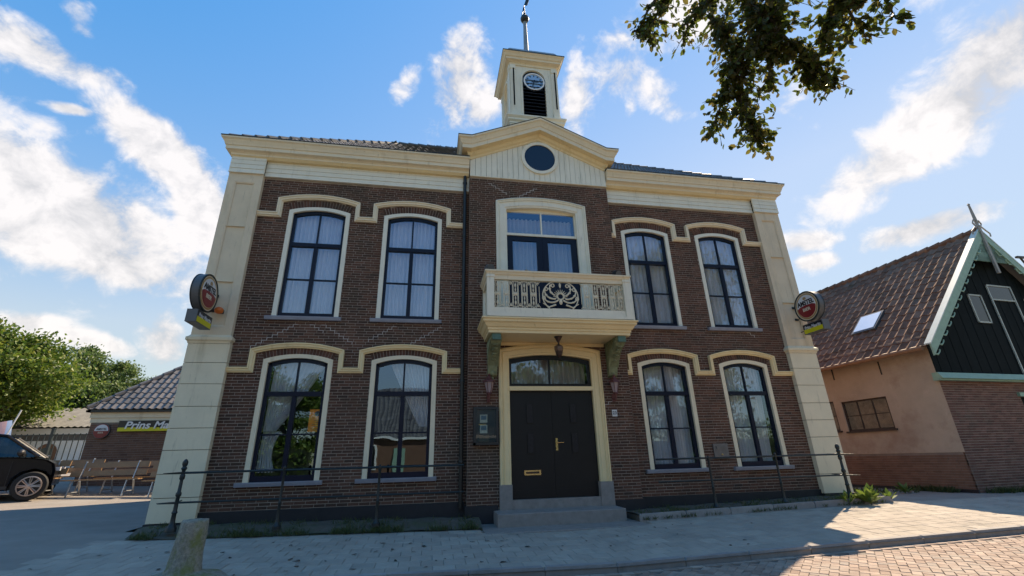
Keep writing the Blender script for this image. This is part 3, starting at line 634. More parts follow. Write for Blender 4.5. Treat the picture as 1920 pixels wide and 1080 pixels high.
for (a, b) in (((X0r, Y0r, rb), (X0r + Yr - Y0r, Yr, rb + hr)), ((X1r, Y0r, rb), (X1r - Yr + Y0r, Yr, rb + hr)), ((X0r + Yr - Y0r, Yr, rb + hr), (X1r - Yr + Y0r, Yr, rb + hr))):
    a, b = Vector(a), Vector(b); n = int((b - a).length / .33)
    for i in range(n):
        p = a.lerp(b, i / n) + Vector((0, 0, .05)); q = a.lerp(b, (i + 1.1) / n) + Vector((0, 0, .035)); mb.tube([p, q], [.11, .09], 8)
mb.build('ridge_tiles', TILE, rd, kind='stuff', bv=[.4] * len(mb.f))
mb = MB().add([(XA, RY + .05, zb + .44), (PK, RY + .05, zb + 1.27), (XB, RY + .05, zb + .44), (XA, 1.4, zb + .44), (PK, 2.2, zb + 1.27), (XB, 1.4, zb + .44)], [(0, 1, 4, 3), (1, 2, 5, 4), (0, 3, 4, 5, 2)]); mb.build('pediment_roof', LEAD, hall)

# bell tower
tw_ = bpy.data.objects.new('tmp', None)
TX, TY0, TD = .255, .10, 1.50; hx = .745
mb = MB().box(TX - .80, TX + .80, TY0 - .06, TY0 + TD + .06, 9.0, 10.52)
mb.sweep3([((TX - .80, TY0 + TD + .06, 10.52), (-1, 0)), ((TX - .80, TY0 - .06, 10.52), (-1, -1)), ((TX + .80, TY0 - .06, 10.52), (1, -1)), ((TX + .80, TY0 + TD + .06, 10.52), (1, 0))], [(-.2, 0), (.02, 0), (.02, .06), (.07, .10), (.07, .16), (.12, .22), (.12, .26), (-.2, .30)])
tower = mb.build('bell_tower', CREAMW, hall)
def tower_face():
    """front skin with arched opening, in local x, z"""
    mb = MB(); zt, zb_, aw, ac = 12.93, 10.80, .35, 12.36
    cuts = [TX - hx] + [TX + aw * math.sin(t) for t in np.linspace(-math.pi / 2, math.pi / 2, 15)] + [TX + hx]
    for a, b in zip(cuts, cuts[1:]):
        if TX - aw - .001 <= a and b <= TX + aw + .001:
            za = ac + math.sqrt(max(aw ** 2 - (a - TX) ** 2, 0)); zb2 = ac + math.sqrt(max(aw ** 2 - (b - TX) ** 2, 0))
            mb.add([(a, 0, za), (b, 0, zb2), (b, 0, zt), (a, 0, zt)], [(0, 1, 2, 3)]); mb.add([(a, 0, za), (b, 0, zb2), (b, .14, zb2), (a, .14, za)], [(0, 1, 2, 3)])
        else: mb.add([(a, 0, zb_), (b, 0, zb_), (b, 0, zt), (a, 0, zt)], [(0, 1, 2, 3)])
    for x in (TX - aw, TX + aw): mb.add([(x, 0, zb_), (x, .14, zb_), (x, .14, ac), (x, 0, ac)], [(0, 1, 2, 3)])
    ring_ = [(TX + (aw + .012) * math.sin(t), ac + (aw + .012) * math.cos(t)) for t in np.linspace(-math.pi / 2, math.pi / 2, 17)]
    mb.sweepxz([(TX - aw - .012, zb_ + .02)] + ring_ + [(TX + aw + .012, zb_ + .02)], [(0, 0), (0, .03), (.05, .03), (.06, .012), (.06, 0)], 0)
    for sg in (-1, 1):
        xa = TX + sg * (hx - .17); mb.box(min(xa, TX + sg * hx), max(xa, TX + sg * hx), -.03, 0, zb_ + .05, 12.70); mb.box(min(xa, TX + sg * (hx + .01)), max(xa, TX + sg * (hx + .01)), -.045, 0, 12.70, 12.86)
        mb.box(min(xa, TX + sg * (hx + .01)), max(xa, TX + sg * (hx + .01)), -.045, 0, zb_, zb_ + .22)
    return mb
cxm = Matrix.Translation((TX, TY0 + TD / 2, 0))
for k, nm in enumerate(('front', 'right', 'rear', 'left')):
    f_ = tower_face().build('belfry_face', CREAMW, tower)
    f_.matrix_local = cxm @ Matrix.Rotation(k * math.pi / 2, 4, 'Z') @ Matrix.Translation((-TX, -TD / 2, 0)) @ Matrix.Diagonal((1, 1, 1, 1))
    mb = MB()
    for z in np.arange(10.84, 12.0 if k == 0 else 12.3, .13): mb.add([(TX - .35, .03, z), (TX + .35, .03, z), (TX + .35, .12, z + .11), (TX - .35, .12, z + .11), (TX - .35, .035, z - .012), (TX + .35, .035, z - .012), (TX + .35, .125, z + .098), (TX - .35, .125, z + .098)], [(0, 1, 2, 3), (4, 7, 6, 5), (0, 4, 5, 1)])
    mb.box(TX - .35, TX + .35, .13, .15, 10.8, 12.72)
    lv = mb.build('louvres', CLOCKD, tower); lv.matrix_local = f_.matrix_local
    for sg in (-1, 1):
        sx = TX + sg * (hx - .085); s_ = MB().box(sx - .022, sx + .022, -.036, -.0305, zz0, zz1) if False else MB().box(sx - .022, sx + .022, -.036, -.0305, 11.15, 12.62)
        so = s_.build('dark_groove', CLOCKD, tower); so.matrix_local = f_.matrix_local
mb = MB(); TP = [((TX - hx, TY0 + TD, 12.86), (-1, 1)), ((TX - hx, TY0, 12.86), (-1, -1)), ((TX + hx, TY0, 12.86), (1, -1)), ((TX + hx, TY0 + TD, 12.86), (1, 1)), ((TX - hx, TY0 + TD, 12.86), (-1, 1))]
mb.sweep3(TP, [(-.1, 0), (.025, 0), (.025, .09), (.07, .12), (.14, .14), (.14, .21), (.17, .23), (.20, .29), (.245, .34), (.245, .37), (-.1, .39)]); mb.box(TX - hx, TX + hx, TY0, TY0 + TD, 12.87, 13.24)
mb.build('belfry_cornice', CREAM, tower); MB().sweep3(TP, [(.1, .375), (.255, .352), (.255, .38), (.1, .41)]).build('zinc_edge', IRON, tower)
mb = MB(); cyt = TY0 + TD / 2; rr2 = math.sqrt(2)
mb.lathe([(.84 * rr2, 13.22), (.82 * rr2, 13.40), (.79 * rr2, 13.52), (.73 * rr2, 13.62), (.62 * rr2, 13.68), (.2 * rr2, 13.76), (.12, 13.80)], TX, cyt, 4); mb.build('lead_cap', LEAD, tower)
mb = MB(); mb.lathe([(.16, 13.72), (.16, 13.86), (.10, 13.92), (.085, 14.5), (.075, 15.1), (.06, 15.75), (.085, 15.78), (.05, 15.82)], TX, cyt, 10); mb.build('spire', LEAD, tower, smooth=True)
mb = MB(); mb.ball((TX, cyt, 15.97), .155, 14, 9); mb.tube([(TX, cyt, 16.1), (TX, cyt, 16.55)], .025); mb.ball((TX, cyt, 16.22), .05); mb.build('spire_ball', IRON, tower, smooth=True)
mb = MB(); mb.tube([(TX - .12, cyt, 16.0), (TX - .02, cyt, 16.55), (TX + .10, cyt, 17.0)], .014); mb.prism([(TX + .02, 16.68), (TX + .14, 17.1), (TX + .20, 16.95), (TX + .12, 16.68)], 1, cyt - .006, cyt + .006); mb.build('weather_vane', IRON, tower)
# clock
ck = MB().prism([(TX + .30 * math.cos(t), 12.225 + .30 * math.sin(t)) for t in np.linspace(0, 2 * math.pi, 37)[:-1]], 1, TY0 - .045, TY0 + .10).build('clock', CLOCKF, hall, label='round pale blue clock face under the tower arch')
mb = MB(); mb.sweepxz([(TX + .315 * math.sin(t), 12.225 + .315 * math.cos(t)) for t in np.linspace(0, 2 * math.pi, 33)], [(-.022, 0), (-.02, .03), (.02, .03), (.022, 0)], TY0 - .04); mb.build('clock_rim', WHITEP, ck)
mb = MB(); mb.sweepxz([(TX + .34 * math.sin(t), 12.225 + .34 * math.cos(t)) for t in np.linspace(0, 2 * math.pi, 33)], [(-.004, 0), (-.004, .02), (.02, .02), (.02, 0)], TY0 - .038); mb.build('clock_edge', CLOCKD, ck)
for h in range(12):
    a = h * math.pi / 6; mb = MB(); s_, c_ = math.sin(a), math.cos(a); w2 = .018
    pts = [(.205, -w2), (.265, -w2), (.265, w2), (.205, w2)]; mb.prism([(TX + r * s_ + t * c_, 12.225 + r * c_ - t * s_) for r, t in pts], 1, TY0 - .05, TY0 - .046); mb.build('hour_mark', CLOCKD, ck)
for (ang, ln, nm) in ((R(88), .17, 'hour_hand'), (R(195), .23, 'minute_hand')):
    s_, c_ = math.sin(ang), math.cos(ang); mb = MB(); pts = [(-.08, -.014), (ln * .6, -.018), (ln, 0), (ln * .6, .018), (-.08, .014)]
    mb.prism([(TX + r * s_ + t * c_, 12.225 + r * c_ - t * s_) for r, t in pts], 1, TY0 - .06 - (.004 if nm == 'hour_hand' else 0), TY0 - .055 - (.004 if nm == 'hour_hand' else 0)); mb.build(nm, CLOCKD, ck)

# drainpipe
mb = MB(); mb.tube([(-1.86, -.10, .30), (-1.86, -.10, 8.9)], .045, 10)
dp = mb.build('drainpipe', PIPE, hall, smooth=True)
for z in (1.2, 2.9, 4.8, 6.6, 8.2): MB().lathe([(.055, -.03), (.06, 0), (.055, .03)], -1.86, -.10, 10, z0=z).build('pipe_clip', IRON, dp)

# entrance
def moulded_frame(name, x0, x1, z0, zc, rise, w_, y, m, ztop_in=None):
    out = arc(x0, x1, zc, rise, 18); path = [(x0, z0)] + out + [(x1, z0)]
    mb = MB(); prof = [(0, 0), (0, .07), (-.03, .085), (-.035, .06), (-.08, .055), (-.09, .075), (-.10, .05), (-w_ + .05, .045), (-w_ + .04, .03), (-w_, .02), (-w_, -.16), (-w_ + .02, -.16), (-w_ + .02, 0)]
    mb.sweepxz(path, prof, y); return mb.build(name, m, hall)
es = moulded_frame('entrance_surround', -1.04, 1.43, .72, 3.62, .14, .245, RY + .0, CREAMY)
for (a, b) in ((-1.06, -.79), (1.15, 1.45)): MB().box(a, b, RY - .085, RY + .15, .18, .72).build('plinth_block', STONE, es)
ent = MB().box(-.80, 1.18, RY - .04, RY + .06, 2.68, 2.775).build('entrance_transom', CREAMY, hall)
# fanlight
mb = MB(); fx0, fx1 = -.80, 1.18; fzc, fr = 3.37, .12
inn = arc(fx0 + .07, fx1 - .07, fzc - .06, fr - .01)
mb.prism([(fx0, 2.775)] + arc(fx0, fx1, fzc + .02, fr) + [(fx1, 2.775), (fx1 - .07, 2.775), (fx1 - .07, 2.85)] + inn[::-1] + [(fx0 + .07, 2.85), (fx0 + .07, 2.775)], 1, RY + .05, RY + .13)
mb.box(fx0 + .07, fx1 - .07, RY + .05, RY + .13, 2.775, 2.845); mb.box(.18 - .02, .18 + .02, RY + .055, RY + .12, 2.845, fzc + .055)
fl = mb.build('fanlight', DOORM, hall)
for (a, b) in ((fx0 + .07, .16), (.20, fx1 - .07)): MB().prism([(a, 2.845), (b, 2.845)] + [(x, arcz(x, fx0 + .07, fx1 - .07, fzc - .06, fr - .01)) for x in np.linspace(b, a, 9)], 1, RY + .085, RY + .091).build('pane', GLASS, fl)
for (a, b, sg) in ((-.795, .185, 0), (.19, 1.175, 1)):
    dl = MB().box(a, b, RY + .06, RY + .11, .43, 2.675).build('door', DOORM, hall, label='%s leaf of the black entrance door' % ('right' if sg else 'left'))
    c = -.33 if not sg else .69
    for (z0_, z1_) in ((1.98, 2.38), (1.34, 1.74)):
        w2 = .065; MB().box(c - w2, c + w2, RY + .045, RY + .0595, z0_, z1_).build('glass_slot', mat('door_slot_glass', (.02, .02, .024), .3, noise=30, amt=.5, spec=.25), dl)
        pts = [(c - w2, z0_), (c + w2, z0_), (c + w2, z1_), (c - w2, z1_), (c - w2, z0_ + .001)]; MB().sweepxz(pts, [(0, 0), (0, .018), (-.012, .018), (-.012, 0)], RY + .0595).build('slot_frame', DOORM, dl)
    if sg:
        mb = MB().box(.235, .285, RY + .048, RY + .0595, 1.38, 1.64); mb.build('lock_plate', BRASS, dl); MB().tube([(.26, RY + .05, 1.54), (.26, RY + .01, 1.54), (.41, RY + .005, 1.545)], .011).build('handle', BRASS, dl)
    else:
        MB().box(-.50, -.13, RY + .048, RY + .0595, .89, .99).build('letter_slot', BRASS, dl); MB().box(-.46, -.17, RY + .044, RY + .0475, .92, .96).build('letter_flap', BRONZE, dl)
    MB().box(a + .02, b - .02, RY + .055, RY + .0595, .5, .6).build('kick_board', DOORM, dl)
MB().box(-.79, 1.17, RY - .06, RY + .2, .18, .425).build('threshold', STONE, hall)
MB().prism([(-.86, -.12), (-.86, .22), (-.85, .235), (RY + .1, .245), (RY + .1, -.12)], 0, -1.19, 1.43).build('entrance_step', STONE, hall)
MB().prism([(-1.46, -.16), (-1.46, -.015), (-1.45, -.005), (RY + .1, .005), (RY + .1, -.16)], 0, -1.50, 1.63).build('entrance_slab', STONE, hall)

# balcony window
bwn = moulded_frame('balcony_window', -1.05, 1.41, 4.12, 7.64, .16, .28, RY, CREAMW)
mb = MB(); mb.prism([(-.77, 7.40), (1.13, 7.40)] + [(x, arcz(x, -.77, 1.13, 7.40, .12) + .02) for x in np.linspace(1.13, -.77, 12)], 1, RY + .08, RY + .13); mb.build('head_board', CREAM, bwn)
mb = MB(); mb.box(-.77, 1.13, RY + .03, RY + .13, 6.68, 6.745).box(-.77, -.74, RY + .06, RY + .13, 6.745, 7.40).box(1.10, 1.13, RY + .06, RY + .13, 6.745, 7.40).box(.165, .20, RY + .06, RY + .13, 6.745, 7.40).build('transom_frame', CREAMW, bwn)
for (a, b) in ((-.74, .165), (.20, 1.10)): MB().box(a, b, RY + .095, RY + .10, 6.745, 7.40).build('pane', GLASS, bwn)
for (a, b, p, q) in ((-.77, .18, -.61, .03), (.185, 1.13, .33, .97)):
    mb = MB(); mb.box(a, p, RY + .06, RY + .12, 4.12, 6.68).box(q, b, RY + .06, RY + .12, 4.12, 6.68).box(p, q, RY + .06, RY + .12, 6.54, 6.68).box(p, q, RY + .06, RY + .12, 4.12, 5.5)
    mb.build('balcony_door', FRAME, bwn); MB().box(p, q, RY + .09, RY + .096, 5.5, 6.54).build('door_pane', GLASS, bwn)

# balcony
BXC = .26
bp = [((-1.37, RY, 3.80), (-1, 0)), ((-1.37, -1.06, 3.80), (-1, -1)), ((1.90, -1.06, 3.80), (1, -1)), ((1.90, RY, 3.80), (1, 0))]
BP = [(-.05, 0), (0, 0), (0, .06), (.02, .07), (.02, .11), (.05, .13), (.09, .20), (.13, .23), (.13, .27), (.16, .29), (.16, .32), (-.05, .33)]
mb = MB().sweep3(bp, BP); mb.box(-1.36, 1.89, -1.05, RY, 3.805, 4.12)
bal = mb.build('balcony', CREAMY, hall)
fy = -1.17
mb = MB()
pl = MB().box(-1.40, 1.93, fy - .05, fy + .02, 4.13, 4.20).box(-1.26, 1.79, fy - .025, fy + .02, 4.20, 4.34).box(.05, .47, fy - .045, fy - .025, 4.20, 4.34)
pl.build('parapet_base', CREAMW, bal)
for (a, b) in ((-1.42, -1.26), (1.79, 1.95)): MB().box(a, b, fy - .055, fy + .055, 4.13, 5.04).box(a - .012, b + .012, fy - .07, fy + .07, 5.04, 5.10).build('corner_post', CREAMW, bal)
for x in (-1.40, 1.83):
    MB().box(x, x + .10, RY - .10, RY, 4.13, 5.04).build('wall_post', CREAMW, bal); MB().box(x + .01, x + .09, fy + .055, RY - .10, 4.20, 4.33).build('side_base', CREAMW, bal)
rp = [((-1.40, RY, 5.0), (-1, 0)), ((-1.40, fy - .03, 5.0), (-1, -1)), ((1.93, fy - .03, 5.0), (1, -1)), ((1.93, RY, 5.0), (1, 0))]
MB().sweep3(rp, [(-.09, 0), (.0, 0), (.0, .09), (.025, .11), (.04, .15), (.065, .17), (.065, .205), (-.09, .215)]).build('handrail', CREAM, bal)
z0_, z1_ = 4.345, 4.995; H_ = z1_ - z0_
def baluster_mesh(w_):
    mb = MB(); r = .0085; h2 = H_ / 2; hw = w_ / 2 - .004
    def P(x, z): return (x, 0, z0_ + h2 + z)
    pts = [P(hw * math.sin(t) * .92, (h2 - hw - .015) + hw * math.cos(t)) for t in np.linspace(-math.pi / 2, math.pi / 2, 9)] + [P(-hw * math.sin(t) * .92, -(h2 - hw - .015) - hw * math.cos(t)) for t in np.linspace(-math.pi / 2, math.pi / 2, 9)]
    mb.tube(pts + pts[:1], r, 6, cap=False)
    for s in (-1, 1): mb.ball(P(0, s * (h2 - .12)), .022, 6, 5, (1, .6, 2.2)); mb.ball(P(0, s * .1), .017, 6, 5, (1, .6, 2.2)); mb.tube([P(0, s * .02), P(0, s * (h2 - .02))], .007, 6)
    mb.tube([P(-hw - .015, 0), P(hw + .015, 0)], .012, 6); mb.ball(P(0, 0), .034, 8, 6, (1, .6, 1)); mb.tube([P(-hw * .55, -.05), P(-hw * .55, .05)], .01, 6); mb.tube([P(hw * .55, -.05), P(hw * .55, .05)], .01, 6)
    for s in (-1, 1):
        for q in (-1, 1): mb.tube([P(q * (hw + .01), s * (h2 - .13)), P(q * (hw + .03), s * (h2 - .06)), P(q * (hw - .0), s * (h2 - .01))], .007, 5)
    return mb
def joint_mesh(w_):
    mb = MB(); hw = w_ / 2; h2 = H_ / 2
    def P(x, z): return (x, 0, z0_ + h2 + z)
    for s in (-1, 1): mb.tube([P(-hw, s * (h2 - .02)), P(-hw * .3, s * (h2 - .07)), P(0, s * (h2 - .11)), P(hw * .3, s * (h2 - .07)), P(hw, s * (h2 - .02))], .008, 5); mb.ball(P(0, s * (h2 - .05)), .02, 6, 5)
    mb.tube([P(-hw * .7, -(h2 - .13)), P(-hw * .7, h2 - .13)], .007, 5); mb.tube([P(hw * .7, -(h2 - .13)), P(hw * .7, h2 - .13)], .007, 5); return mb
IRONC = mat('ironwork_cream', (.70, .62, .46), .55, noise=12, amt=.15, wear=((.35, .30, .2), 14, .66))
b1 = baluster_mesh(.115); b1o = None; j1o = None
def place(src, name, M):
    o = bpy.data.objects.new(name, src.data); COL.objects.link(o); o.parent = bal; o.matrix_local = M; return o
xs_b = [(-1.26 + .075 + i * .205) for i in range(5)] + [(1.79 - .075 - i * .205) for i in range(5)]
for i, x in enumerate(xs_b):
    if b1o is None: b1o = b1.build('baluster', IRONC, bal, smooth=True); b1o.matrix_local = Matrix.Translation((x, fy, 0)); b1d = b1o
    else: place(b1o, 'baluster', Matrix.Translation((x, fy, 0)))
for i, x in enumerate([(-1.26 + .1775 + i * .205) for i in range(5)] + [(1.79 - .1775 - i * .205) for i in range(5)]):
    if j1o is None: j1o = joint_mesh(.10).build('baluster_link', IRONC, bal, smooth=True); j1o.matrix_local = Matrix.Translation((x, fy, 0))
    else: place(j1o, 'baluster_link', Matrix.Translation((x, fy, 0)))
for sx in (-1.35, 1.88):
    for i in range(4): place(b1o, 'baluster', Matrix.Translation((sx, fy + .16 + i * .2, 0)) @ Matrix.Rotation(math.pi / 2, 4, 'Z'))
    for i in range(3): place(j1o, 'baluster_link', Matrix.Translation((sx, fy + .26 + i * .2, 0)) @ Matrix.Rotation(math.pi / 2, 4, 'Z'))
# rosette in the middle of the parapet
mb = MB(); rc = (.265, z0_ + .30)
def RP_(r, a, k=1.15): return (rc[0] + r * math.cos(a) * k, fy, rc[1] + r * math.sin(a))
mb.tube([RP_(.385, t, 1.08) for t in np.linspace(R(-50), R(230), 30)], .014, 6)
for s in (-1, 1):
    for (a0, a1, r0, r1) in ((-60, 0, .10, .36), (-30, 35, .12, .37), (10, 62, .12, .34)):
        pts = []
        for t in np.linspace(0, 1, 12):
            a = R(a0 + (a1 - a0) * t); r = r0 + (r1 - r0) * math.sin(t * math.pi / 2); pts.append((rc[0] + s * r * math.cos(a) * 1.1, fy, rc[1] + r * math.sin(a)))
        e = pts[-1]
        for t in np.linspace(0, 1.6 * math.pi, 10)[1:]: pts.append((e[0] - s * .045 * math.sin(t) * (1 - t / 12), fy, e[2] - .045 + .045 * math.cos(t) * (1 - t / 12)))
        mb.tube(pts, [.020 * (1 - .5 * i / len(pts)) for i in range(len(pts))], 6)
        for i in (3, 6, 9): mb.ball(pts[i], .028, 6, 5, (1.3, .5, .8))
for k in range(13):
    a = R(-20 + k * 220 / 12); mb.tube([RP_(.075, a, 1), RP_(.17, a, 1)], [.014, .005], 5)
mb.tube([RP_(.075, t, 1) for t in np.linspace(0, 2 * math.pi, 17)], .018, 6, cap=False)
mb.ball((rc[0], fy, rc[1] - .13), .05, 8, 6, (.8, .5, 1.4)); mb.ball((rc[0], fy, rc[1] + .27), .03, 6, 5, (.9, .5, 2)); mb.tube([(rc[0], fy, rc[1] + .2), (rc[0], fy, z1_)], .009, 5)
for s in (-1, 1): mb.tube([(rc[0] + s * .12, fy, rc[1] - .2), (rc[0] + s * .28, fy, rc[1] - .26), (rc[0] + s * .42, fy, rc[1] - .17)], [.02, .016, .008], 6)
mb.build('rosette', IRONC, bal, smooth=True)
# consoles
def console(x):
    w2 = .105; prof = [(RY, 3.80), (-.98, 3.80), (-.98, 3.70), (-.90, 3.66), (-.86, 3.60), (-.78, 3.58), (-.66, 3.52), (-.52, 3.42), (-.42, 3.30), (-.36, 3.22), (-.33, 3.10), (-.30, 3.02), (RY, 2.98)]
    mb = MB().prism(prof, 0, x - w2, x + w2)
    c = mb.build('console', GREENP, bal)
    mb = MB()
    for sx in (x - w2 - .008, x + w2 + .008):
        mb.tube([(sx, -.92, 3.70), (sx, -.82, 3.65), (sx, -.70, 3.60), (sx, -.55, 3.50), (sx, -.44, 3.36), (sx, -.36, 3.2)], [.03, .02, .022, .022, .02, .012], 6)
        for t in np.linspace(0, 1.8 * math.pi, 8): mb.ball((sx, -.86 + .06 * math.cos(t), 3.72 + .05 * math.sin(t)), .018, 5, 4)
        for i in range(5): mb.tube([(sx, -.75 + i * .1, 3.62 - i * .045), (sx, -.68 + i * .09, 3.72), (sx, -.6 + i * .08, 3.77)], [.016, .014, .006], 5)
    for i in range(7): mb.ball((x, -.86 + i * .08, 3.585 - i * .045 - (.02 if i % 2 else 0)), .06, 6, 5, (1.0, .7, .5))
    mb.ball((x, -.31, 3.06), .05, 8, 6, (1, .8, 1.4)); mb.ball((x, -.27, 2.94), .035, 8, 6, (1, .8, 1.3)); mb.build('acanthus_carving', GREENP, c, smooth=True)
    mb = MB().box(x - .09, x + .09, -1.03, -.985, 3.66, 3.79); mb.build('console_tip', mat('console_tip_green', (.08, .17, .13), .6, noise=20, amt=.3), c)
console(-1.19); console(1.70)
mb = MB().box(-1.05, 1.56, RY - .035, RY, 3.72, 3.798); mb.build('bed_board', CREAMY, bal)

# ------------------------------------------------------------------ things on the hall
def curtain(x0, x1, z0, z1, y, m, label, fold=.035, pitch=.11, shape=None, rows=10):
    n = int((x1 - x0) / pitch * 8); v = []; f = []
    ph = random.random() * 6
    for j in range(rows + 1):
        t = j / rows; z = z1 + (z0 - z1) * t; a, b = (x0, x1) if shape is None else shape(t)
        for i in range(n + 1):
            s = i / n; x = a + (b - a) * s; q = s * (x1 - x0) / pitch * 2 * math.pi + ph + .6 * math.sin(s * 9 + ph)
            v.append((x, y + fold * math.sin(q) + .01 * math.sin(q * 2.3 + t), z + (0 if j < rows else .01 * math.sin(q))))
    for j in range(rows):
        for i in range(n): k = j * (n + 1) + i; f.append((k, k + 1, k + n + 2, k + n + 1))
    return tag(mesh_obj('curtain', v, f, m, smooth=True), label, 'curtain', 'curtains hanging behind the windows')
up = ['behind the upper window farthest left', 'behind the upper window next to the drainpipe', 'behind the upper window just right of the balcony', 'behind the upper window nearest the right pilaster']
for k, (a, b) in enumerate(WIN_X): curtain(a + .1, b - .1, 4.3, 7.3, .22, CURT if k < 3 else CURT, 'full width white net curtain ' + up[k], pitch=.10 if k < 2 else .13)
lo = WIN_X
curtain(lo[0][0] + .1, lo[0][1] - .1, 1.9, 3.6, .24, CURT, 'white net curtain swept to the left, in the lower window with the orange poster', shape=lambda t: (lo[0][0] + .20 - .05 * t, lo[0][1] - .08 - .95 * t ** 1.2), pitch=.11)
curtain(lo[0][0] + .1, lo[0][0] + .5, 1.1, 1.9, .30, CURT, 'gathered lower tail of the left swept curtain, in the lower window with the orange poster', shape=lambda t: (lo[0][0] + .15 - .03 * t, lo[0][0] + .5 - .12 * math.sin(t * 3)), pitch=.07)
curtain(lo[1][0] + .1, lo[1][1] - .1, 1.95, 3.6, .24, CURT, 'white net curtain swept to the right, in the lower window next to the drainpipe', shape=lambda t: (lo[1][0] + .3 + .8 * t ** 1.1, lo[1][1] - .1), pitch=.11)
for k, s in ((2, 'in the lower window nearest the entrance lantern'), (3, 'in the lower window nearest the right pilaster')):
    a, b = lo[k]; m_ = (a + b) / 2
    curtain(a + .1, m_ + .12, .95, 3.6, .24, CURT, 'left half of a white net curtain pair ' + s, shape=lambda t, a=a, m_=m_: (a + .1, m_ + .06 - .04 * t), pitch=.09)
    curtain(m_ - .12, b - .1, .95, 3.6, .26, CURT, 'right half of a white net curtain pair ' + s, shape=lambda t, b=b, m_=m_: (m_ - .0 + .02 * t, b - .1 - (.0 if k == 2 else .12 * t)), pitch=.09)
curtain(-.75, 1.1, 4.15, 7.32, .12, CURTG, 'grey pleated curtain behind the balcony door and its transom light', pitch=.12)
curtain(-.75, 1.13, 2.75, 3.5, .12, CURTG, 'beige grey pleated curtain behind the fanlight over the entrance door', pitch=.13)

# poster
ps = thing('poster', 'bright orange poster hanging in the lower left window', 'poster', (-4.96, .13, 1.87))
MB().box(-.13, .13, 0, .006, 0, .46).build('sheet', ORANGE, ps)
MB().prism([(.03 + .06 * math.cos(t), .37 + .055 * math.sin(t)) for t in np.linspace(0, 2 * math.pi, 20)[:-1]], 1, -.003, -.0005).build('dark_dot', CLOCKD, ps)
mb = MB()
for z, a, b in ((.23, -.02, .09), (.19, .0, .08), (.145, -.05, .1), (.10, -.02, .07), (.05, -.07, .08)):
    x = a
    while x < b: w2 = random.uniform(.012, .03); mb.box(x, x + w2, -.002, -.0005, z, z + .012); x += w2 + .008
mb.build('small_print', CLOCKD, ps)

# signs: disc + light box
def disc_sign(x, y, zc, side, label, tilt=0):
    """hangs square to the facade on two brackets; side = +1 when the face seen looks to +x"""
    s = thing('brewery_sign', label, 'sign', (x, y, zc), 0, 'round brewery signs hung from the pilasters')
    r = .40; n = 40
    circ = lambda r, z0=0: [(r * math.cos(t), z0 + r * math.sin(t)) for t in np.linspace(0, 2 * math.pi, n + 1)[:-1]]
    MB().prism(circ(r), 0, -.075, .075).build('casing', S_GREY, s)
    for d in (-1, 1):
        o = lambda a: sorted((d * a, d * (a + .004)))
        mb = MB(); ro = circ(r + .008); ri = circ(r - .03); t0, t1 = d * .07, d * .09
        V = [(t1, *p) for p in ri] + [(t1, *p) for p in ro] + [(t0, *p) for p in ri] + [(t0, *p) for p in ro]
        mb.add(V, [f for i in range(n) for f in ((i, (i + 1) % n, n + (i + 1) % n, n + i), (n + i, n + (i + 1) % n, 3 * n + (i + 1) % n, 3 * n + i), (i, (i + 1) % n, 2 * n + (i + 1) % n, 2 * n + i))]); mb.build('rim', IRON, s)
        MB().prism(circ(r - .03), 0, *o(.0755)).build('cream_ring', S_CREAM, s); MB().prism(circ(r - .055), 0, *o(.080)).build('gold_ring', S_GOLD, s)
        MB().prism(circ(r - .09), 0, *o(.0845)).build('inner_line', S_CREAM, s)
        rr = r - .10; upp = [(rr * math.cos(t), rr * math.sin(t)) for t in np.linspace(R(-6), R(186), 26)]; MB().prism(upp, 0, *o(.089)).build('white_field', S_WHITE, s)
        low = [(rr * math.cos(t), rr * math.sin(t)) for t in np.linspace(R(184), R(356), 24)] ; low = low + [(rr * .7, .02), (0, .035), (-rr * .7, .02)]
        MB().prism(low, 0, *o(.0935)).build('red_field', S_RED, s)
        # words: local text x runs to the reader's right
        rx = Vector((0, d, 0)); up_ = Vector((0, 0, 1)); nn = Vector((d, 0, 0)); Mx = Matrix(((rx.x, up_.x, nn.x, d * .0965), (rx.y, up_.y, nn.y, 0), (rx.z, up_.z, nn.z, 0), (0, 0, 0, 1)))
        text('AMSTEL', .17, S_BLACK, s, Mx @ Matrix.Translation((0, .095, 0)), bold=.006, width=.55)
        text('BIER', .12, S_CREAM, s, Mx @ Matrix.Translation((0, -.085, .005)), bold=.003, width=.25)
        mb = MB(); mb.prism([(-.05, .185), (.05, .185), (.05, .24), (.0, .262), (-.05, .24)], 0, *o(.0935)); mb.build('crest', S_GOLD, s)
    for dz in (.12, -.22): MB().tube([(0, .30 + .02, dz), (0, .52, dz)], .012, 6).box(-.05, .05, .50, .52, dz - .03, dz + .03).build('bracket', IRON, s)
    return s
def box_sign(x, y, zc, label):
    s = thing('light_box_sign', label, 'sign', (x, y, zc), 0, 'light boxes under the round signs')
    MB().box(-.10, .10, -.34, .30, -.13, .13).build('casing', S_GREY, s)
    for d in (-1, 1):
        o = lambda a: sorted((d * a, d * (a + .004)))
        MB().box(*o(.1005), -.32, .28, -.005, .115).build('black_field', S_BLACK, s); MB().box(*o(.1005), -.32, .28, -.115, -.005).build('yellow_field', S_YEL, s)
        Mx = Matrix(((0, 0, d, d * .107), (d, 0, 0, -.02), (0, 1, 0, .03), (0, 0, 0, 1))); text('Prins Maurits', .12, S_WHITE, s, Mx, shear=.2, bold=.002, width=.52)
    MB().tube([(0, .30, .0), (0, .50, .0)], .012, 6).build('bracket', IRON, s)
    return s
disc_sign(-7.30, -.62, 4.63, 1, 'round red and white beer sign on the left corner pilaster, seen nearly edge on'); box_sign(-7.28, -.62, 4.05, 'small black and yellow light box under the round sign on the left pilaster')
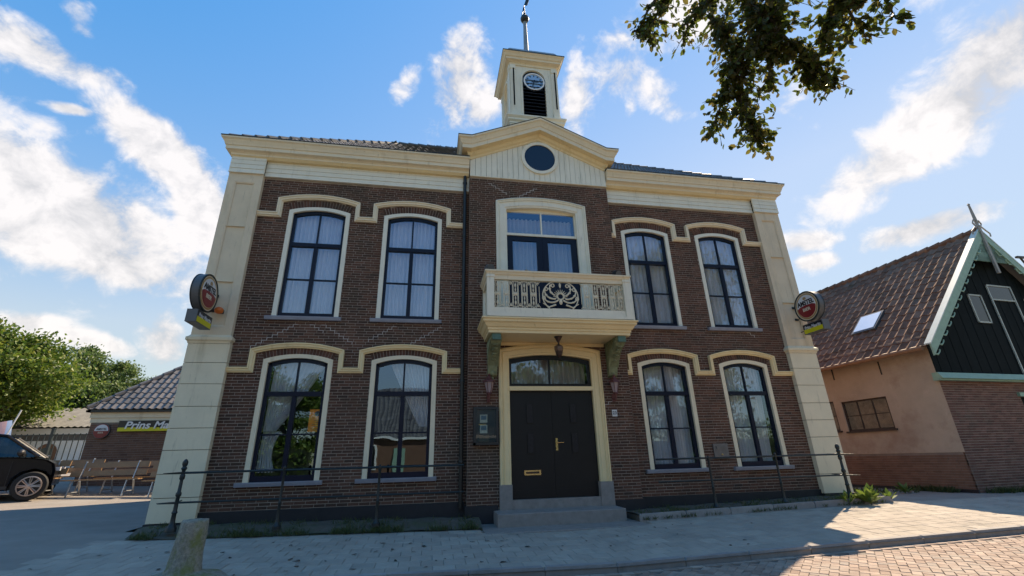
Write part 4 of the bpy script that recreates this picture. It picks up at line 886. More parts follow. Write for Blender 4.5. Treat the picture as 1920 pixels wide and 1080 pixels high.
disc_sign(7.30, -.62, 4.83, -1, 'round red and white beer sign on the right pilaster, against the barn roof'); box_sign(7.32, -.62, 4.25, 'small black and yellow light box under the round sign on the right pilaster')
bc = thing('beacon_lamp', 'orange beacon lamp on the left pilaster just right of the round sign', 'lamp', (-7.12, -.20, 4.38))
MB().ball((0, -.05, 0), .085, 10, 8, (1.1, 1, .9)).build('dome', ORB, bc, smooth=True); MB().box(-.05, .05, 0, .08, -.04, .04).build('base', IRON, bc)

def wall_lantern(x, label):
    s = thing('wall_lantern', label, 'lantern', (x, RY, 2.72), 0, 'lanterns beside the entrance door')
    cy_ = -.17; mb = MB().lathe([(.055, -.10), (.105, .12), (.0, .12)], 0, cy_, 6); mb.build('glass_body', LANTG, s)
    mb = MB().lathe([(.15, .12), (.14, .15), (.07, .20), (.05, .24), (.02, .26), (.03, .29), (0.001, .32)], 0, cy_, 6)
    for k in range(6): a = math.pi / 3 * k; mb.tube([(.058 * math.cos(a), cy_ + .058 * math.sin(a), -.10), (.108 * math.cos(a), cy_ + .108 * math.sin(a), .12)], .007, 5)
    mb.lathe([(.07, -.13), (.06, -.10), (.03, -.18), (.02, -.25)][::-1], 0, cy_, 6); mb.build('lantern_frame', LANTR, s)
    MB().tube([(0, cy_, -.20), (0, cy_ + .03, -.28), (0, -.01, -.22)], .018, 6).box(-.035, .035, -.02, 0, -.30, -.12).build('wall_arm', LANTR, s)
wall_lantern(-1.28, 'red brown wall lantern left of the entrance, above the notice case'); wall_lantern(1.68, 'red brown wall lantern right of the entrance, above the number plate')
s = thing('hanging_lantern', 'small dark bronze lantern hanging under the balcony floor over the door', 'lantern', (.255, -.80, 3.80))
MB().lathe([(.10, 0), (.085, -.015), (.025, -.13), (.018, -.20)][::-1], 0, 0, 10).build('ceiling_rose', BRONZE, s)
mb = MB().lathe([(.02, -.48), (.07, -.42), (.10, -.30), (.10, -.22), (.03, -.18)], 0, 0, 6)
mb.build('lantern_frame', BRONZE, s); MB().lathe([(.065, -.41), (.103, -.30), (.103, -.235)], 0, 0, 6).build('glass_body', mat('amber_glass', (.16, .09, .06), .2, amt=0), s)
# notice case
s = thing('notice_case', 'black framed notice case with two picture cards left of the entrance', 'notice board', (-1.345, RY, 1.52))
MB().box(-.27, .27, -.09, 0, 0, .79).build('case', PLAST, s); MB().sweepxz([(-.27, 0), (.27, 0), (.27, .79), (-.27, .79), (-.27, .001)], [(0, 0), (0, .03), (.05, .03), (.05, 0)], -.09).build('frame', mat('case_paint', (.01, .018, .022), .35, amt=0), s)
MB().box(-.22, .22, -.0925, -.0905, .05, .74).build('backing', mat('case_back', (.03, .045, .05), .4, amt=0), s)
for z in (.46, .24):
    MB().box(-.13, .03, -.098, -.094, z, z + .17).build('card', PAPER, s); MB().box(-.11, .01, -.101, -.099, z + .06, z + .15).build('photo', PHOTO, s)
MB().box(-.15, .06, -.098, -.094, .06, .21).build('sheet', mat('faded_sheet', (.10, .09, .07), .7, amt=.2, noise=20), s); MB().box(-.16, .0, -.1, -.094, .415, .43).build('latch', BRASS, s)
MB().box(-.22, .22, -.114, -.111, .05, .74).build('case_glass', glass('case_glass', (.85, .9, .9), 1.4), s)
# number plate, letter box
s = thing('house_number_plate', 'small white house number plate on the brick right of the entrance', 'number plate', (1.67, RY - .012, 2.165))
MB().box(-.06, .06, -.012, 0, -.075, .075).build('plate', PLATE, s); text('23', .10, CLOCKD, s, Matrix(((1, 0, 0, 0), (0, 0, -1, -.0145), (0, 1, 0, 0), (0, 0, 0, 1))), bold=.002)
s = thing('letter_box', 'grey metal letter box let into the brick wall between the right lower windows', 'letter box', (4.34, -.01, 1.11))
MB().box(-.19, .19, -.03, 0, 0, .34).build('plate', METALG, s); MB().box(-.12, .12, -.045, -.03, .22, .28).build('flap', METALG, s); MB().box(-.01, .03, -.04, -.03, .08, .11).build('lock', BRASS, s)
# flood lights on the balcony rail
for (x, lab, m_) in ((-1.33, 'grey floodlight clamped to the left end of the balcony rail', S_GREY), (1.80, 'black floodlight clamped to the right end of the balcony rail', PLAST)):
    s = thing('floodlight', lab, 'floodlight', (x, fy + .28, 5.2), 0, 'floodlights on the balcony')
    mb = MB().tube([(0, 0, 0), (0, 0, .10)], .02); mb.tube([(-.10, 0, .10), (-.10, 0, .22)], .008); mb.tube([(.10, 0, .10), (.10, 0, .22)], .008); mb.box(-.11, .11, -.01, .01, .09, .105); mb.build('yoke', m_, s)
    o = MB().lathe([(.05, -.10), (.08, -.05), (.095, .08), (.10, .09)], 0, 0, 12).build('lamp_head', m_, s, smooth=True); o.location = (0, 0, .20); o.rotation_euler = (R(115), 0, R(20))
    o2 = MB().lathe([(.085, .091), (.085, .095)], 0, 0, 12).build('lens', S_GREY, s); o2.location = (0, 0, .20); o2.rotation_euler = (R(115), 0, R(20))

# ------------------------------------------------------------------ iron railing in front
def railing(xp, x0, x1, label, endx):
    s = thing('iron_railing', label, 'railing', (0, 0, 0), 0, 'iron railings in front of the facade')
    y = -.9
    for x in xp:
        zb_ = base_z(x, -1) + .10; big = abs(x - endx) < .01
        if big: pr_ = [(.085, 0), (.085, .06), (.06, .10), (.04, .14), (.034, .28), (.048, .30), (.034, .33), (.03, .55), (.045, .57), (.045, .61), (.03, .63), (.026, .82), (.042, .84), (.042, .90), (.026, .92), (.03, .98), (.05, 1.01), (.03, 1.04), (.045, 1.08), (.045, 1.12), (.02, 1.16), (.001, 1.17)]
        else: pr_ = [(.075, 0), (.075, .05), (.04, .09), (.03, .12), (.024, .40), (.032, .42), (.024, .44), (.022, .94), (.032, .96), (.03, 1.02), (.001, 1.05)]
        p = MB().lathe(pr_, x, y, 10, z0=zb_).build('post', IRON, s, smooth=True)
    MB().tube([(x0, y, 1.14), (x1, y, 1.14)], .019, 8).build('top_rail', IRON, s)
    zl = .70 if endx > 0 else .66
    MB().tube([(x0, y, zl), (x1, y, zl)], .016, 8).build('lower_rail', IRON, s)
    sg = -1 if endx < 0 else 1
    mb = MB()
    for z in (1.14, zl): mb.tube([(endx, y, z), (endx + sg * .32, y, z)], [.022, .004], 6); mb.tube([(endx, y, z), (endx + sg * .2, y - .22, z)], [.02, .004], 6); mb.tube([(endx, y, z), (endx + sg * .15, y + .5, z + .01)], [.014, .012], 6)
    mb.build('spikes', IRON, s)
railing([-6.83, -5.15, -3.45], -6.83, -1.86, 'black cast iron railing along the left half of the facade', -6.83)
railing([3.42, 5.06, 6.72], 2.2, 6.72, 'black cast iron railing along the right half of the facade', 6.72)
# mossy bollard
s = thing('stone_bollard', 'short mossy round concrete bollard in front of the left railing', 'bollard', (-5.42, -3.55, base_z(-5.42, -3.55)))
v = []; f = []; n = 20; prof = [(.26, -.02), (.215, .06), (.18, .14), (.165, .3), (.155, .48), (.150, .62), (.135, .648), (.001, .655)]
for j, (r, z) in enumerate(prof):
    for k in range(n): a = 2 * math.pi * k / n; rr = r * (1 + random.uniform(-.035, .035)); v.append((rr * math.cos(a) + .06 * z, rr * math.sin(a), z + random.uniform(-.006, .006)))
for j in range(len(prof) - 1):
    for k in range(n): f.append((j * n + k, j * n + (k + 1) % n, (j + 1) * n + (k + 1) % n, (j + 1) * n + k))
mesh_obj('shaft', v, f, CONC, s, smooth=True)
v = []; f = []
for j, (r, z) in enumerate([(.52, -.03), (.42, .03), (.30, .07), (.2, .09)]):
    for k in range(n): a = 2 * math.pi * k / n; rr = r * (1 + random.uniform(-.16, .16)); v.append((rr * math.cos(a), rr * math.sin(a) * .8, z + random.uniform(-.012, .012)))
for j in range(3):
    for k in range(n): f.append((j * n + k, j * n + (k + 1) % n, (j + 1) * n + (k + 1) % n, (j + 1) * n + k))
mesh_obj('footing', v, f, CONC, s, smooth=True)

# ------------------------------------------------------------------ annex on the left
ax = thing('annex_building', 'low brick annex with glazed grey tile roof behind the left pilaster', 'building')
AY, AX0, AX1 = 8.0, -14.05, -7.6
wl = MB().box(AX0, AX1, AY, 14, .2, 2.80).build('wall', MORTAR_D, ax)
L, D = lay_bricks(AX0, AX1, .55, 2.78, [], AY, course=.075, bl=.22); pieces('brick', BRICK_ANX, wl, L, D)
for (a, b, d) in ((2.78, 2.93, .03), (2.935, 3.12, .06)): MB().box(AX0 - d, AX1, AY - d, 14, a, b).build('fascia_board', CREAM, ax)
MB().box(AX0 - .16, AX1, AY - .16, AY - .04, 3.12, 3.19).box(AX0 - .16, AX0 - .02, AY - .16, 14, 3.12, 3.19).build('gutter', IRON, ax)
ex0, ey0, ez = AX0 - .14, AY - .14, 3.20
rf = MB().add([(ex0, ey0, ez), (AX1, ey0, ez), (AX1, ey0 + 3.2, ez + 3.2), (ex0 + 3.2, ey0 + 3.2, ez + 3.2), (ex0, ey0 + 6.4, ez), (AX1, ey0 + 6.4, ez)], [(0, 1, 2, 3), (0, 3, 4), (4, 3, 2, 5), (0, 4, 5, 1)]).build('roof', GREYW, ax)
tile_roof(rf, TILE_A, (ex0, ey0, ez), (1, 0, 0), (0, 1, 1), 28, 15, lambda p: p.x > ex0 + (p.y - ey0) - .03, tw=.235)
tile_roof(rf, TILE_A, (ex0, ey0 + 6.4, ez), (0, -1, 0), (1, 0, 1), 27, 15, lambda p: abs(p.y - ey0 - 3.2) < 3.2 - (p.x - ex0), nmax=0)
for i in range(14):
    p = Vector((ex0, ey0, ez + .06)).lerp(Vector((ex0 + 3.2, ey0 + 3.2, ez + 3.26)), i / 14); q = Vector((ex0, ey0, ez + .045)).lerp(Vector((ex0 + 3.2, ey0 + 3.2, ez + 3.245)), (i + 1.12) / 14)
    mb = MB().tube([p, q], [.10, .085], 8); mb.build('ridge_tile', TILE_A, rf, bv=[.4] * len(mb.f))
s = thing('shop_sign', 'long black and yellow sign board with white lettering on the annex wall', 'sign', (-13.15, AY - .03, 2.62))
MB().box(0, 4.2, -.06, 0, -.15, .21).build('board', S_BLACK, s); MB().box(.01, 4.2, -.066, -.061, -.145, -.02).build('yellow_band', S_YEL, s)
Mx = Matrix(((1, 0, 0, 1.26), (0, 0, -1, -.069), (0, 1, 0, .045), (0, 0, 0, 1))); text('Prins Maurits', .34, WHITEP, s, Mx, shear=.22, bold=.008, width=2.10)
s = thing('round_wall_sign', 'small round red and white beer sign flat on the annex wall', 'sign', (-13.63, AY - .01, 2.50))
cc = lambda r: [(r * math.cos(t), r * math.sin(t)) for t in np.linspace(0, 2 * math.pi, 29)[:-1]]
MB().prism(cc(.25), 1, -.06, 0).build('casing', S_GREY, s); MB().prism(cc(.235), 1, -.065, -.0605).build('ring', S_RED, s); MB().prism([(.21 * math.cos(t), .21 * math.sin(t)) for t in np.linspace(0, math.pi, 16)], 1, -.07, -.0655).build('white_field', S_WHITE, s)
MB().prism([(.21 * math.cos(t), .21 * math.sin(t)) for t in np.linspace(-math.pi, 0, 16)], 1, -.07, -.0655).build('red_field', S_RED, s)
text('AMSTEL', .10, S_BLACK, s, Matrix(((1, 0, 0, 0), (0, 0, -1, -.072), (0, 1, 0, .055), (0, 0, 0, 1))), bold=.002, width=.33); text('BIER', .08, S_CREAM, s, Matrix(((1, 0, 0, 0), (0, 0, -1, -.072), (0, 1, 0, -.06), (0, 0, 0, 1))), width=.16)

# folding benches in rows
def bench(x, y, lab, ln=2.0):
    z = base_z(x, y); s = thing('wooden_bench', lab, 'bench', (x, y, z), R(random.uniform(-2, 2)), 'wooden benches with steel legs in front of the annex')
    for (zz_, yy_, a) in ((.84, .10, 75), (.62, .05, 75)): 
        o = MB().box(-ln / 2, ln / 2, -.014, .014, -.075, .075).build('back_plank', WOODB, s); o.location = (0, yy_, zz_); o.rotation_euler = (R(-12), 0, 0)
    for yy_ in (-.12, -.28): MB().box(-ln / 2, ln / 2, yy_ - .065, yy_ + .065, .43, .46).build('seat_plank', WOODB, s)
    for sx in (-ln / 2 + .3, ln / 2 - .3):
        mb = MB().tube([(sx, -.38, 0), (sx, -.30, .42), (sx, -.02, .44), (sx, .13, .95)], .022, 6); mb.tube([(sx, .18, 0), (sx, .02, .42)], .022, 6); mb.tube([(sx, -.36, .12), (sx, .14, .12)], .016, 6); mb.build('leg', STEEL, s)
bl_ = ['nearest the black car', 'second from the black car', 'third from the black car', 'half hidden by the left pilaster']
for i, x in enumerate((-16.1, -14.0, -11.9, -9.8)):
    bench(x, 5.9, 'front row wooden bench ' + bl_[i]); bench(x + .5, 6.5, 'back row wooden bench against the annex, ' + ['left of all the annex signs', 'below the round wall sign', 'below the long sign board', 'right behind the pilaster'][i])

# ------------------------------------------------------------------ shed, fence, flag
sh = thing('white_shed', 'long white shed with grey corrugated roof and arched brown windows beyond the fence', 'shed')
SY = 18.0; za, zb_ = .95, 3.35
MB().box(-34, -15, SY, SY + 6, .3, 3.3).build('wall', WHITEG, sh)
for i in range(12):
    x = -27.5 + i * .95
    MB().box(x, x + .94, SY - .02, SY, 1.0, 2.75).build('wall_board', WHITEG, sh)
MB().box(-34, -15, SY - .03, SY, 2.76, 3.05).build('grey_band', GREYW, sh); MB().box(-34, -15, SY - .16, SY, 3.05, 3.36).build('eaves_board', WHITEP, sh)
v = []; f = []; nx = 260
for i in range(nx + 1):
    x = -34.2 + 19.4 * i / nx; dz = .03 * math.cos(i * math.pi / 2); 
    v += [(x, SY - .35, 3.42 + dz), (x, SY + 3.2, 4.75 + dz), (x, SY + 6.5, 3.4 + dz)]
for i in range(nx): k = i * 3; f += [(k, k + 3, k + 4, k + 1), (k + 1, k + 4, k + 5, k + 2)]
mesh_obj('corrugated_roof', v, f, CORR, sh)
for xw in (-24.6, -21.9, -19.3):
    a = arc(xw - .45, xw + .45, 2.3, .32, 10); w_ = MB().prism([(xw - .45, 1.45)] + a + [(xw + .45, 1.45)], 1, SY - .06, SY - .0205).build('arched_window', mat('window_brown_brick', (.24, .12, .07), .8, amt=.3, noise=12), sh)
    a = arc(xw - .30, xw + .30, 2.2, .24, 10); MB().prism([(xw - .30, 1.6)] + a + [(xw + .30, 1.6)], 1, SY - .075, SY - .061).build('pane', mat('shed_pane', (.05, .08, .09), .1, amt=0), w_)
    MB().box(xw - .02, xw + .02, SY - .09, SY - .076, 1.6, 2.44).box(xw - .3, xw + .3, SY - .09, SY - .076, 2.0, 2.04).build('glazing_bar', WHITEP, w_)
fe = thing('metal_fence', 'tall black metal bar fence in front of the white shed', 'fence')
FY = 13.0; x = -27.0; gz = base_z(-18, FY)
for xp in np.arange(-27, -15.8, 1.7): MB().box(xp - .05, xp + .05, FY - .05, FY + .05, gz - .1, 2.95).box(xp - .06, xp + .06, FY - .06, FY + .06, 2.95, 3.0).build('post', IRON, fe)
for xb in np.arange(-26.9, -15.9, .22): MB().box(xb - .014, xb + .014, FY - .014, FY + .014, gz, 2.78).build('bar', IRON, fe)
for z in (2.72, 1.62, gz + .15): MB().box(-27, -15.9, FY - .02, FY + .02, z - .02, z + .02).build('rail', IRON, fe)
fg = thing('flag', 'pink and blue flag on a slanting white pole left of the shed', 'flag', (-17.6, 9.0, base_z(-17.6, 9)))
MB().tube([(.1, 0, 0), (.62, 0, 2.35)], .022, 8).build('pole', WHITEP, fg)
v = []; f = []; nu, nv = 16, 8; mi_ = []
for j in range(nv + 1):
    for i in range(nu + 1):
        s_, t_ = i / nu, j / nv; v.append((.45 - s_ * 1.6 + .1 * t_, .08 * math.sin(s_ * 9 + t_ * 2), 2.0 - t_ * .85 - .4 * s_ + .04 * math.sin(s_ * 7)))
for j in range(nv):
    for i in range(nu): k = j * (nu + 1) + i; f.append((k, k + 1, k + nu + 2, k + nu + 1)); mi_.append(1 if i < 2 else 0)
mesh_obj('cloth', v, f, [FLAGM, FLAGB], fg, smooth=True, mi=mi_)

# ------------------------------------------------------------------ car
car = thing('parked_car', 'dark parked estate car with alloy wheels at the left edge', 'car', (-14.85, 5.0, base_z(-13.4, 5.0) + .0), R(28))
# x forward, length 4.6 (front at +2.25), y from -.92 to .92
side = [(-2.3, .45), (-2.32, .75), (-2.25, 1.02), (-1.9, 1.12), (1.0, 1.10), (1.35, 1.08), (1.66, 1.03), (1.82, .93), (1.885, .74), (1.89, .42), (1.888, .38)]
bot = [(1.875, .36), (1.84, .58), (1.70, .74), (1.47, .81), (1.24, .74), (1.09, .58), (1.03, .27), (-.99, .27), (-1.04, .58), (-1.19, .74), (-1.42, .81), (-1.65, .74), (-1.80, .58), (-1.85, .3), (-2.2, .3)]
outl = side + bot
mb = MB(); ys_ = [(-.92, 0), (-.93, .0), (.93, 0), (.92, 0)]
n = len(outl); lay = []
for (yy, sc) in ((-.80, .93), (-.915, .985), (-.935, 1.0), (.935, 1.0), (.915, .985), (.80, .93)):
    lay.append(len(mb.v)); mb.v += [(p[0] * (1 if sc == 1 else (.985 if sc > .95 else .96)), yy * (1 - .04 * max(0, (p[1] - .6))) * (1 - .35 * max(0, p[0] - 1.55)) , .62 + (p[1] - .62) * (1 if sc == 1 else (.99 if sc > .95 else .95))) for p in outl]
for a, b in zip(lay, lay[1:]): mb.f += [(a + i, a + (i + 1) % n, b + (i + 1) % n, b + i) for i in range(n)]; mb.mi += [0] * n
mb.f += [tuple(lay[0] + i for i in range(n))[::-1], tuple(lay[-1] + i for i in range(n))]; mb.mi += [0, 0]
mb.build('body', CARP, car, smooth=True)
def gh(pts, y0, y1): return [(p[0], (y0 if p[1] < 1.3 else y1), p[1]) for p in pts]
ghp = [(-2.1, 1.12), (-1.85, 1.56), (-1.4, 1.68), (.3, 1.71), (.72, 1.66), (1.46, 1.11)]
mb = MB(); mb.add([(p[0], -(.86 if p[1] < 1.3 else .68), p[1]) for p in ghp] + [(p[0], (.86 if p[1] < 1.3 else .68), p[1]) for p in ghp], [(0, 1, 2, 3, 4, 5), (11, 10, 9, 8, 7, 6)] + [(i, i + 1, i + 7, i + 6) for i in range(5)]); mb.build('cabin_glass', CARGL, car)
mb = MB().add([(p[0], s_ * .70, p[1] + .012) for s_ in (-1, 1) for p in ghp[1:5]], [(i, i + 1, i + 5, i + 4) for i in range(3)]); mb.build('car_roof', CARP, car)
for s_ in (-1, 1):
    mb = MB()
    for (a, b) in (((1.46, 1.11), (.72, 1.66)), ((.05, 1.11), (-.05, 1.66)), ((-1.1, 1.11), (-1.15, 1.66)), ((-2.1, 1.12), (-1.85, 1.56))): mb.tube([(a[0], s_ * .87, a[1]), (b[0], s_ * .70, b[1])], .035, 6)
    mb.tube([(.72, s_ * .70, 1.66), (.3, s_ * .69, 1.70), (-1.4, s_ * .69, 1.68), (-1.85, s_ * .69, 1.56)], .035, 6); mb.build('pillars', CARP, car)
    mb = MB(); mb.ball((1.12, s_ * 1.03, 1.21), .12, 10, 6, (.7, 1.1, .75)); mb.tube([(1.12, s_ * .88, 1.12), (1.12, s_ * .97, 1.17)], .02); mb.build('mirror', PLAST, car, smooth=True)
    mb = MB()
    for (x0, x1) in ((.0, .95),): mb.box(x0 + .1, x0 + .28, s_ * .945 - .01, s_ * .945 + .01, .86, .89)
    mb.box(-.95, -.77, s_ * .945 - .01, s_ * .945 + .01, .88, .91); mb.build('door_handle', CARP, car)
    mb = MB()
    for xx in (1.0, -.02, -1.1): mb.box(xx - .004, xx + .004, s_ * .937 - .003, s_ * .937 + .003, .35, 1.0)
    mb.box(-1.05, 1.05, s_ * .94 - .006, s_ * .94 + .006, .30, .38); mb.build('door_seams', PLAST, car)
    MB().box(1.80, 1.955, s_ * .55 - .12, s_ * .55 + .12, .74, .84).build('headlight', S_WHITE, car)
for (wx, wy) in ((1.47, -.86), (1.47, .86), (-1.42, -.86), (-1.42, .86)):
    sgn = 1 if wy > 0 else -1; mb = MB().lathe([(.20, -.11), (.34, -.10), (.365, -.06), (.365, .06), (.34, .10), (.20, .11)], 0, 0, 28)
    t = mb.build('wheel', RUBBER, car, smooth=True); t.location = (wx, wy, .365); t.rotation_euler = (math.pi / 2, 0, 0)
    mb = MB(); mb.tube([(.235 * math.cos(a), .235 * math.sin(a), -sgn * .115) for a in np.linspace(0, 2 * math.pi, 25)], .018, 6, cap=False)
    for k in range(8):
        a = 2 * math.pi * k / 8
        for da in (-.09, .09): mb.tube([(.04 * math.cos(a + da * 3), .04 * math.sin(a + da * 3), -sgn * .12), (.235 * math.cos(a + da), .235 * math.sin(a + da), -sgn * .112)], .014, 5)
    mb.ball((0, 0, -sgn * .12), .05, 8, 6, (1, 1, .4)); mb.lathe([(.22, -.09), (.22, .09)], 0, 0, 20) if False else None
    mb.build('rim', ALLOY, t)

# ------------------------------------------------------------------ barn on the right
BR = R(4.5); BL_ = (11.27, -.156, 0)
barn = thing('barn', 'old barn with red pantile roof, black boarded gable and pink plastered side wall', 'barn', BL_, BR)
MW = Matrix.Translation(BL_) @ Matrix.Rotation(BR, 4, 'Z')
BW, BD, GZ, RZ = 7.6, 13.0, 4.15, 7.85
g0 = .12
ops = [(-3.05, -1.55, 1.80, 2.74, 0), (-4.8, -3.33, 1.84, 2.80, 0)]
# side wall is built in its own plane (local x' = -y) and turned
sw_ = MB(); cuts = [-BD, -4.8, -3.33, -3.05, -1.55, -.0]
def side_wall(z0, z1, x): 
    mb = MB()
    for a, b in zip(cuts, cuts[1:]):
        h = [o for o in ops if o[0] <= a and b <= o[1]]
        if h and z1 > h[0][3]:
            o = h[0]; mb.add([(x, -a, z0), (x, -b, z0), (x, -b, o[2]), (x, -a, o[2])], [(0, 1, 2, 3)]); mb.add([(x, -a, o[3]), (x, -b, o[3]), (x, -b, z1), (x, -a, z1)], [(0, 1, 2, 3)])
            for zz_ in (o[2], o[3]): mb.add([(x, -a, zz_), (x, -b, zz_), (x + .12, -b, zz_), (x + .12, -a, zz_)], [(0, 1, 2, 3)])
            for yy in (-a, -b): mb.add([(x, yy, o[2]), (x, yy, o[3]), (x + .12, yy, o[3]), (x + .12, yy, o[2])], [(0, 1, 2, 3)])
        else: mb.add([(x, -a, z0), (x, -b, z0), (x, -b, z1), (x, -a, z1)], [(0, 1, 2, 3)])
    return mb
sd = side_wall(1.1, GZ + .1, 0.0).build('plastered_wall', PLASTER, barn)
bs = MB().box(.012, .25, 0.01, BD, -.3, 1.1).build('brick_base', MORTAR_D, barn)
L, D = lay_bricks(0, BD, g0, 1.10, [], 0, course=.066, bl=.22); L2 = [(.008 + .012, p[0], p[2]) for p in L]; D2 = [(.03, d[0], d[2]) for d in D]
BRB = mat('brick_base_red', var=[(.16, .09, .06), (.22, .13, .09), (.19, .105, .075)], rough=.9, noise=1.5, amt=.3, bump=.3, wear=((.16, .12, .08), 1.6, .55))
pieces('brick', BRB, bs, L2, D2, mat_w=MW)
MB().box(-.02, .02, 0, BD, -.2, .20).build('tar_base', TAR, barn)
for (a, b, z0_, z1_) in ((1.55, 3.05, 1.80, 2.74), (3.33, 4.8, 1.84, 2.80)):
    mb = MB()
    for (p, q, r_, t_) in ((a, b, z0_, z0_ + .05), (a, b, z1_ - .05, z1_), (a, a + .05, z0_, z1_), (b - .05, b, z0_, z1_)): mb.box(.03, .09, p, q, r_, t_)
    for yb in np.linspace(a, b, 4)[1:-1]: mb.box(.04, .08, yb - .015, yb + .015, z0_, z1_)
    mb.box(.04, .08, a, b, (z0_ + z1_) / 2 - .012, (z0_ + z1_) / 2 + .012); mb.box(-.05, .03, a - .06, b + .06, z0_ - .05, z0_)
    w_ = mb.build('side_window', mat('weathered_frame', (.06, .045, .035), .8, amt=.3), barn); MB().box(.055, .061, a + .05, b - .05, z0_ + .05, z1_ - .05).build('pane', GLASS, w_)
    MB().box(.35, .4, a - .3, b + .3, z0_ - .2, z1_ + .2).build('window_backing', mat('dusty_interior', (.20, .16, .12), .9, noise=5, amt=.7), w_)
for y_, z_ in ((1.45, 3.58), (3.05, 3.68)): MB().box(-.02, .0, y_ - .015, y_ + .015, z_ - .2, z_ + .2).build('wall_anchor', IRON, barn)
# gable wall
door_op = (3.0, 4.6, g0, 2.55, 0)
gw = wall_backing(barn, 0, BW, -.3, 3.0, .012, [door_op], MORTAR, name='gable_wall', reveal=.2)
L, D = lay_bricks(0, BW, g0, 3.0, [door_op], .012, course=.066, bl=.22); pieces('brick', BRICK_RED, gw, L, D, mat_w=MW)
mb = MB().box(3.0, 4.6, .15, .2, g0, 2.55); mb.build('barn_door', BLACKW, barn, bv=[.5] * 6); MB().box(2.9, 4.7, -.06, .15, 2.552, 2.66).build('door_lintel', GREENT, barn)
MB().prism([(-.20, 3.0), (.05, 3.0), (.05, 3.17), (-.10, 3.17)], 0, -.12, BW + .1).build('gable_beam', GREENT, barn); MB().box(-.14, BW + .1, -.13, .05, 2.955, 2.998).build('beam_fascia', GREENT, barn)
ap = 3.76; hwid = 3.76
nbd = 38
for i in range(nbd):
    a = i * BW / nbd; b = a + BW / nbd; zt_ = lambda x: RZ - .1 - abs(x - ap) / hwid * (RZ - GZ)
    pts = [(a + .003, 3.17), (b - .003, 3.17), (b - .003, max(zt_(b), 3.2))] + ([(ap, zt_(ap))] if a < ap < b else []) + [(a + .003, max(zt_(a), 3.2))]
    mb = MB().prism(pts, 1, -.02 - .008 * (i % 2), .04); mb.build('gable_board', BLACKW, barn, bv=[random.random()] * len(mb.f))
MB().prism([(0.05, 3.1), (BW - .05, 3.1), (BW - .05, GZ - .2), (ap, RZ - .25), (.05, GZ - .2)], 1, .05, .1).build('gable_core', DARKIN, barn)
# gable openings
def gwin(x0, x1, z0_, z1_, nm, bars):
    mb = MB(); fw = .045
    for (p, q, r_, t_) in ((x0, x1, z0_, z0_ + fw), (x0, x1, z1_ - fw, z1_), (x0, x0 + fw, z0_, z1_), (x1 - fw, x1, z0_, z1_)): mb.box(p, q, -.06, -.028, r_, t_)
    for zz_ in bars: mb.box(x0, x1, -.055, -.028, zz_ - .02, zz_ + .02)
    w_ = mb.build(nm, mat('old_green_white_frame', (.40, .46, .42), .6, amt=.2, noise=15), barn); return w_
w_ = gwin(2.45, 3.04, 4.74, 5.66, 'gable_window', []); MB().box(2.49, 3.0, -.038, -.030, 4.78, 5.62).build('pane', mat('dark_pane', (.01, .014, .016), .15, amt=0), w_)
w_ = gwin(3.46, 4.58, 3.18, 6.05, 'loft_door', [5.55]); MB().box(3.50, 4.54, -.038, -.030, 5.57, 6.01).build('pane', MATS['dark_pane'], w_)
w_ = gwin(5.0, 5.6, 4.74, 5.66, 'gable_window', []); MB().box(5.04, 5.56, -.038, -.030, 4.78, 5.62).build('pane', MATS['dark_pane'], w_)
# roof slopes
ov = -.28
rw = hwid; RS = (RZ - GZ) / rw
rf = MB().add([(ov, ov, GZ + ov * RS), (ap, ov, RZ), (BW - ov, ov, GZ + ov * RS), (ov, BD, GZ + ov * RS), (ap, BD, RZ), (BW - ov, BD, GZ + ov * RS)], [(0, 1, 4, 3), (1, 2, 5, 4)]).build('roof', GREYW, barn)
tile_roof(rf, TILE_B, (ov, BD, GZ + ov * RS), (0, -1, 0), (1, 0, RS), 49, 15, lambda p: p.x < ap - .05 and not (.76 < p.x < 1.46 and 1.72 < p.y < 2.55), mat_w=MW, tw=.27, th=.375, near=Vector((11, 1, 5)))
tile_roof(rf, TILE_B, (BW - ov, ov, GZ + ov * RS), (0, 1, 0), (-1, 0, RS), 49, 15, lambda p: p.x > ap + .05, mat_w=MW, tw=.27, th=.375, nmax=0)
for i in range(36):
    y_ = ov + i * .37; mb = MB().tube([(ap, y_, RZ + .05), (ap, y_ + .40, RZ + .03)], [.13, .11], 8); mb.build('ridge_tile', TILE_B, rf, bv=[random.random()] * len(mb.f))
# skylight
sn_ = Vector((-RS, 0, 1)).normalized(); 
def onroof(x, y, up): return Vector((x, y, GZ + x * RS)) + sn_ * up
mb = MB(); q = [onroof(.76, 1.72, -.02), onroof(1.46, 1.72, -.02), onroof(1.46, 2.55, -.02), onroof(.76, 2.55, -.02)]; q2 = [p + sn_ * .13 for p in q]
mb.add(q + q2, [(0, 1, 5, 4), (1, 2, 6, 5), (2, 3, 7, 6), (3, 0, 4, 7), (4, 5, 6, 7)]); sk = mb.build('skylight', S_GREY, rf)
q3 = [onroof(.82, 1.78, .115), onroof(1.40, 1.78, .115), onroof(1.40, 2.49, .115), onroof(.82, 2.49, .115)]; q4 = [p + sn_ * .006 for p in q3]
m_ = mat('skylight_glass', (.75, .8, .85), .35, metal=.8, amt=0); mb = MB().add(q3 + q4, [(0, 1, 5, 4), (1, 2, 6, 5), (2, 3, 7, 6), (3, 0, 4, 7), (4, 5, 6, 7)]); mb.build('skylight_pane', m_, rf)
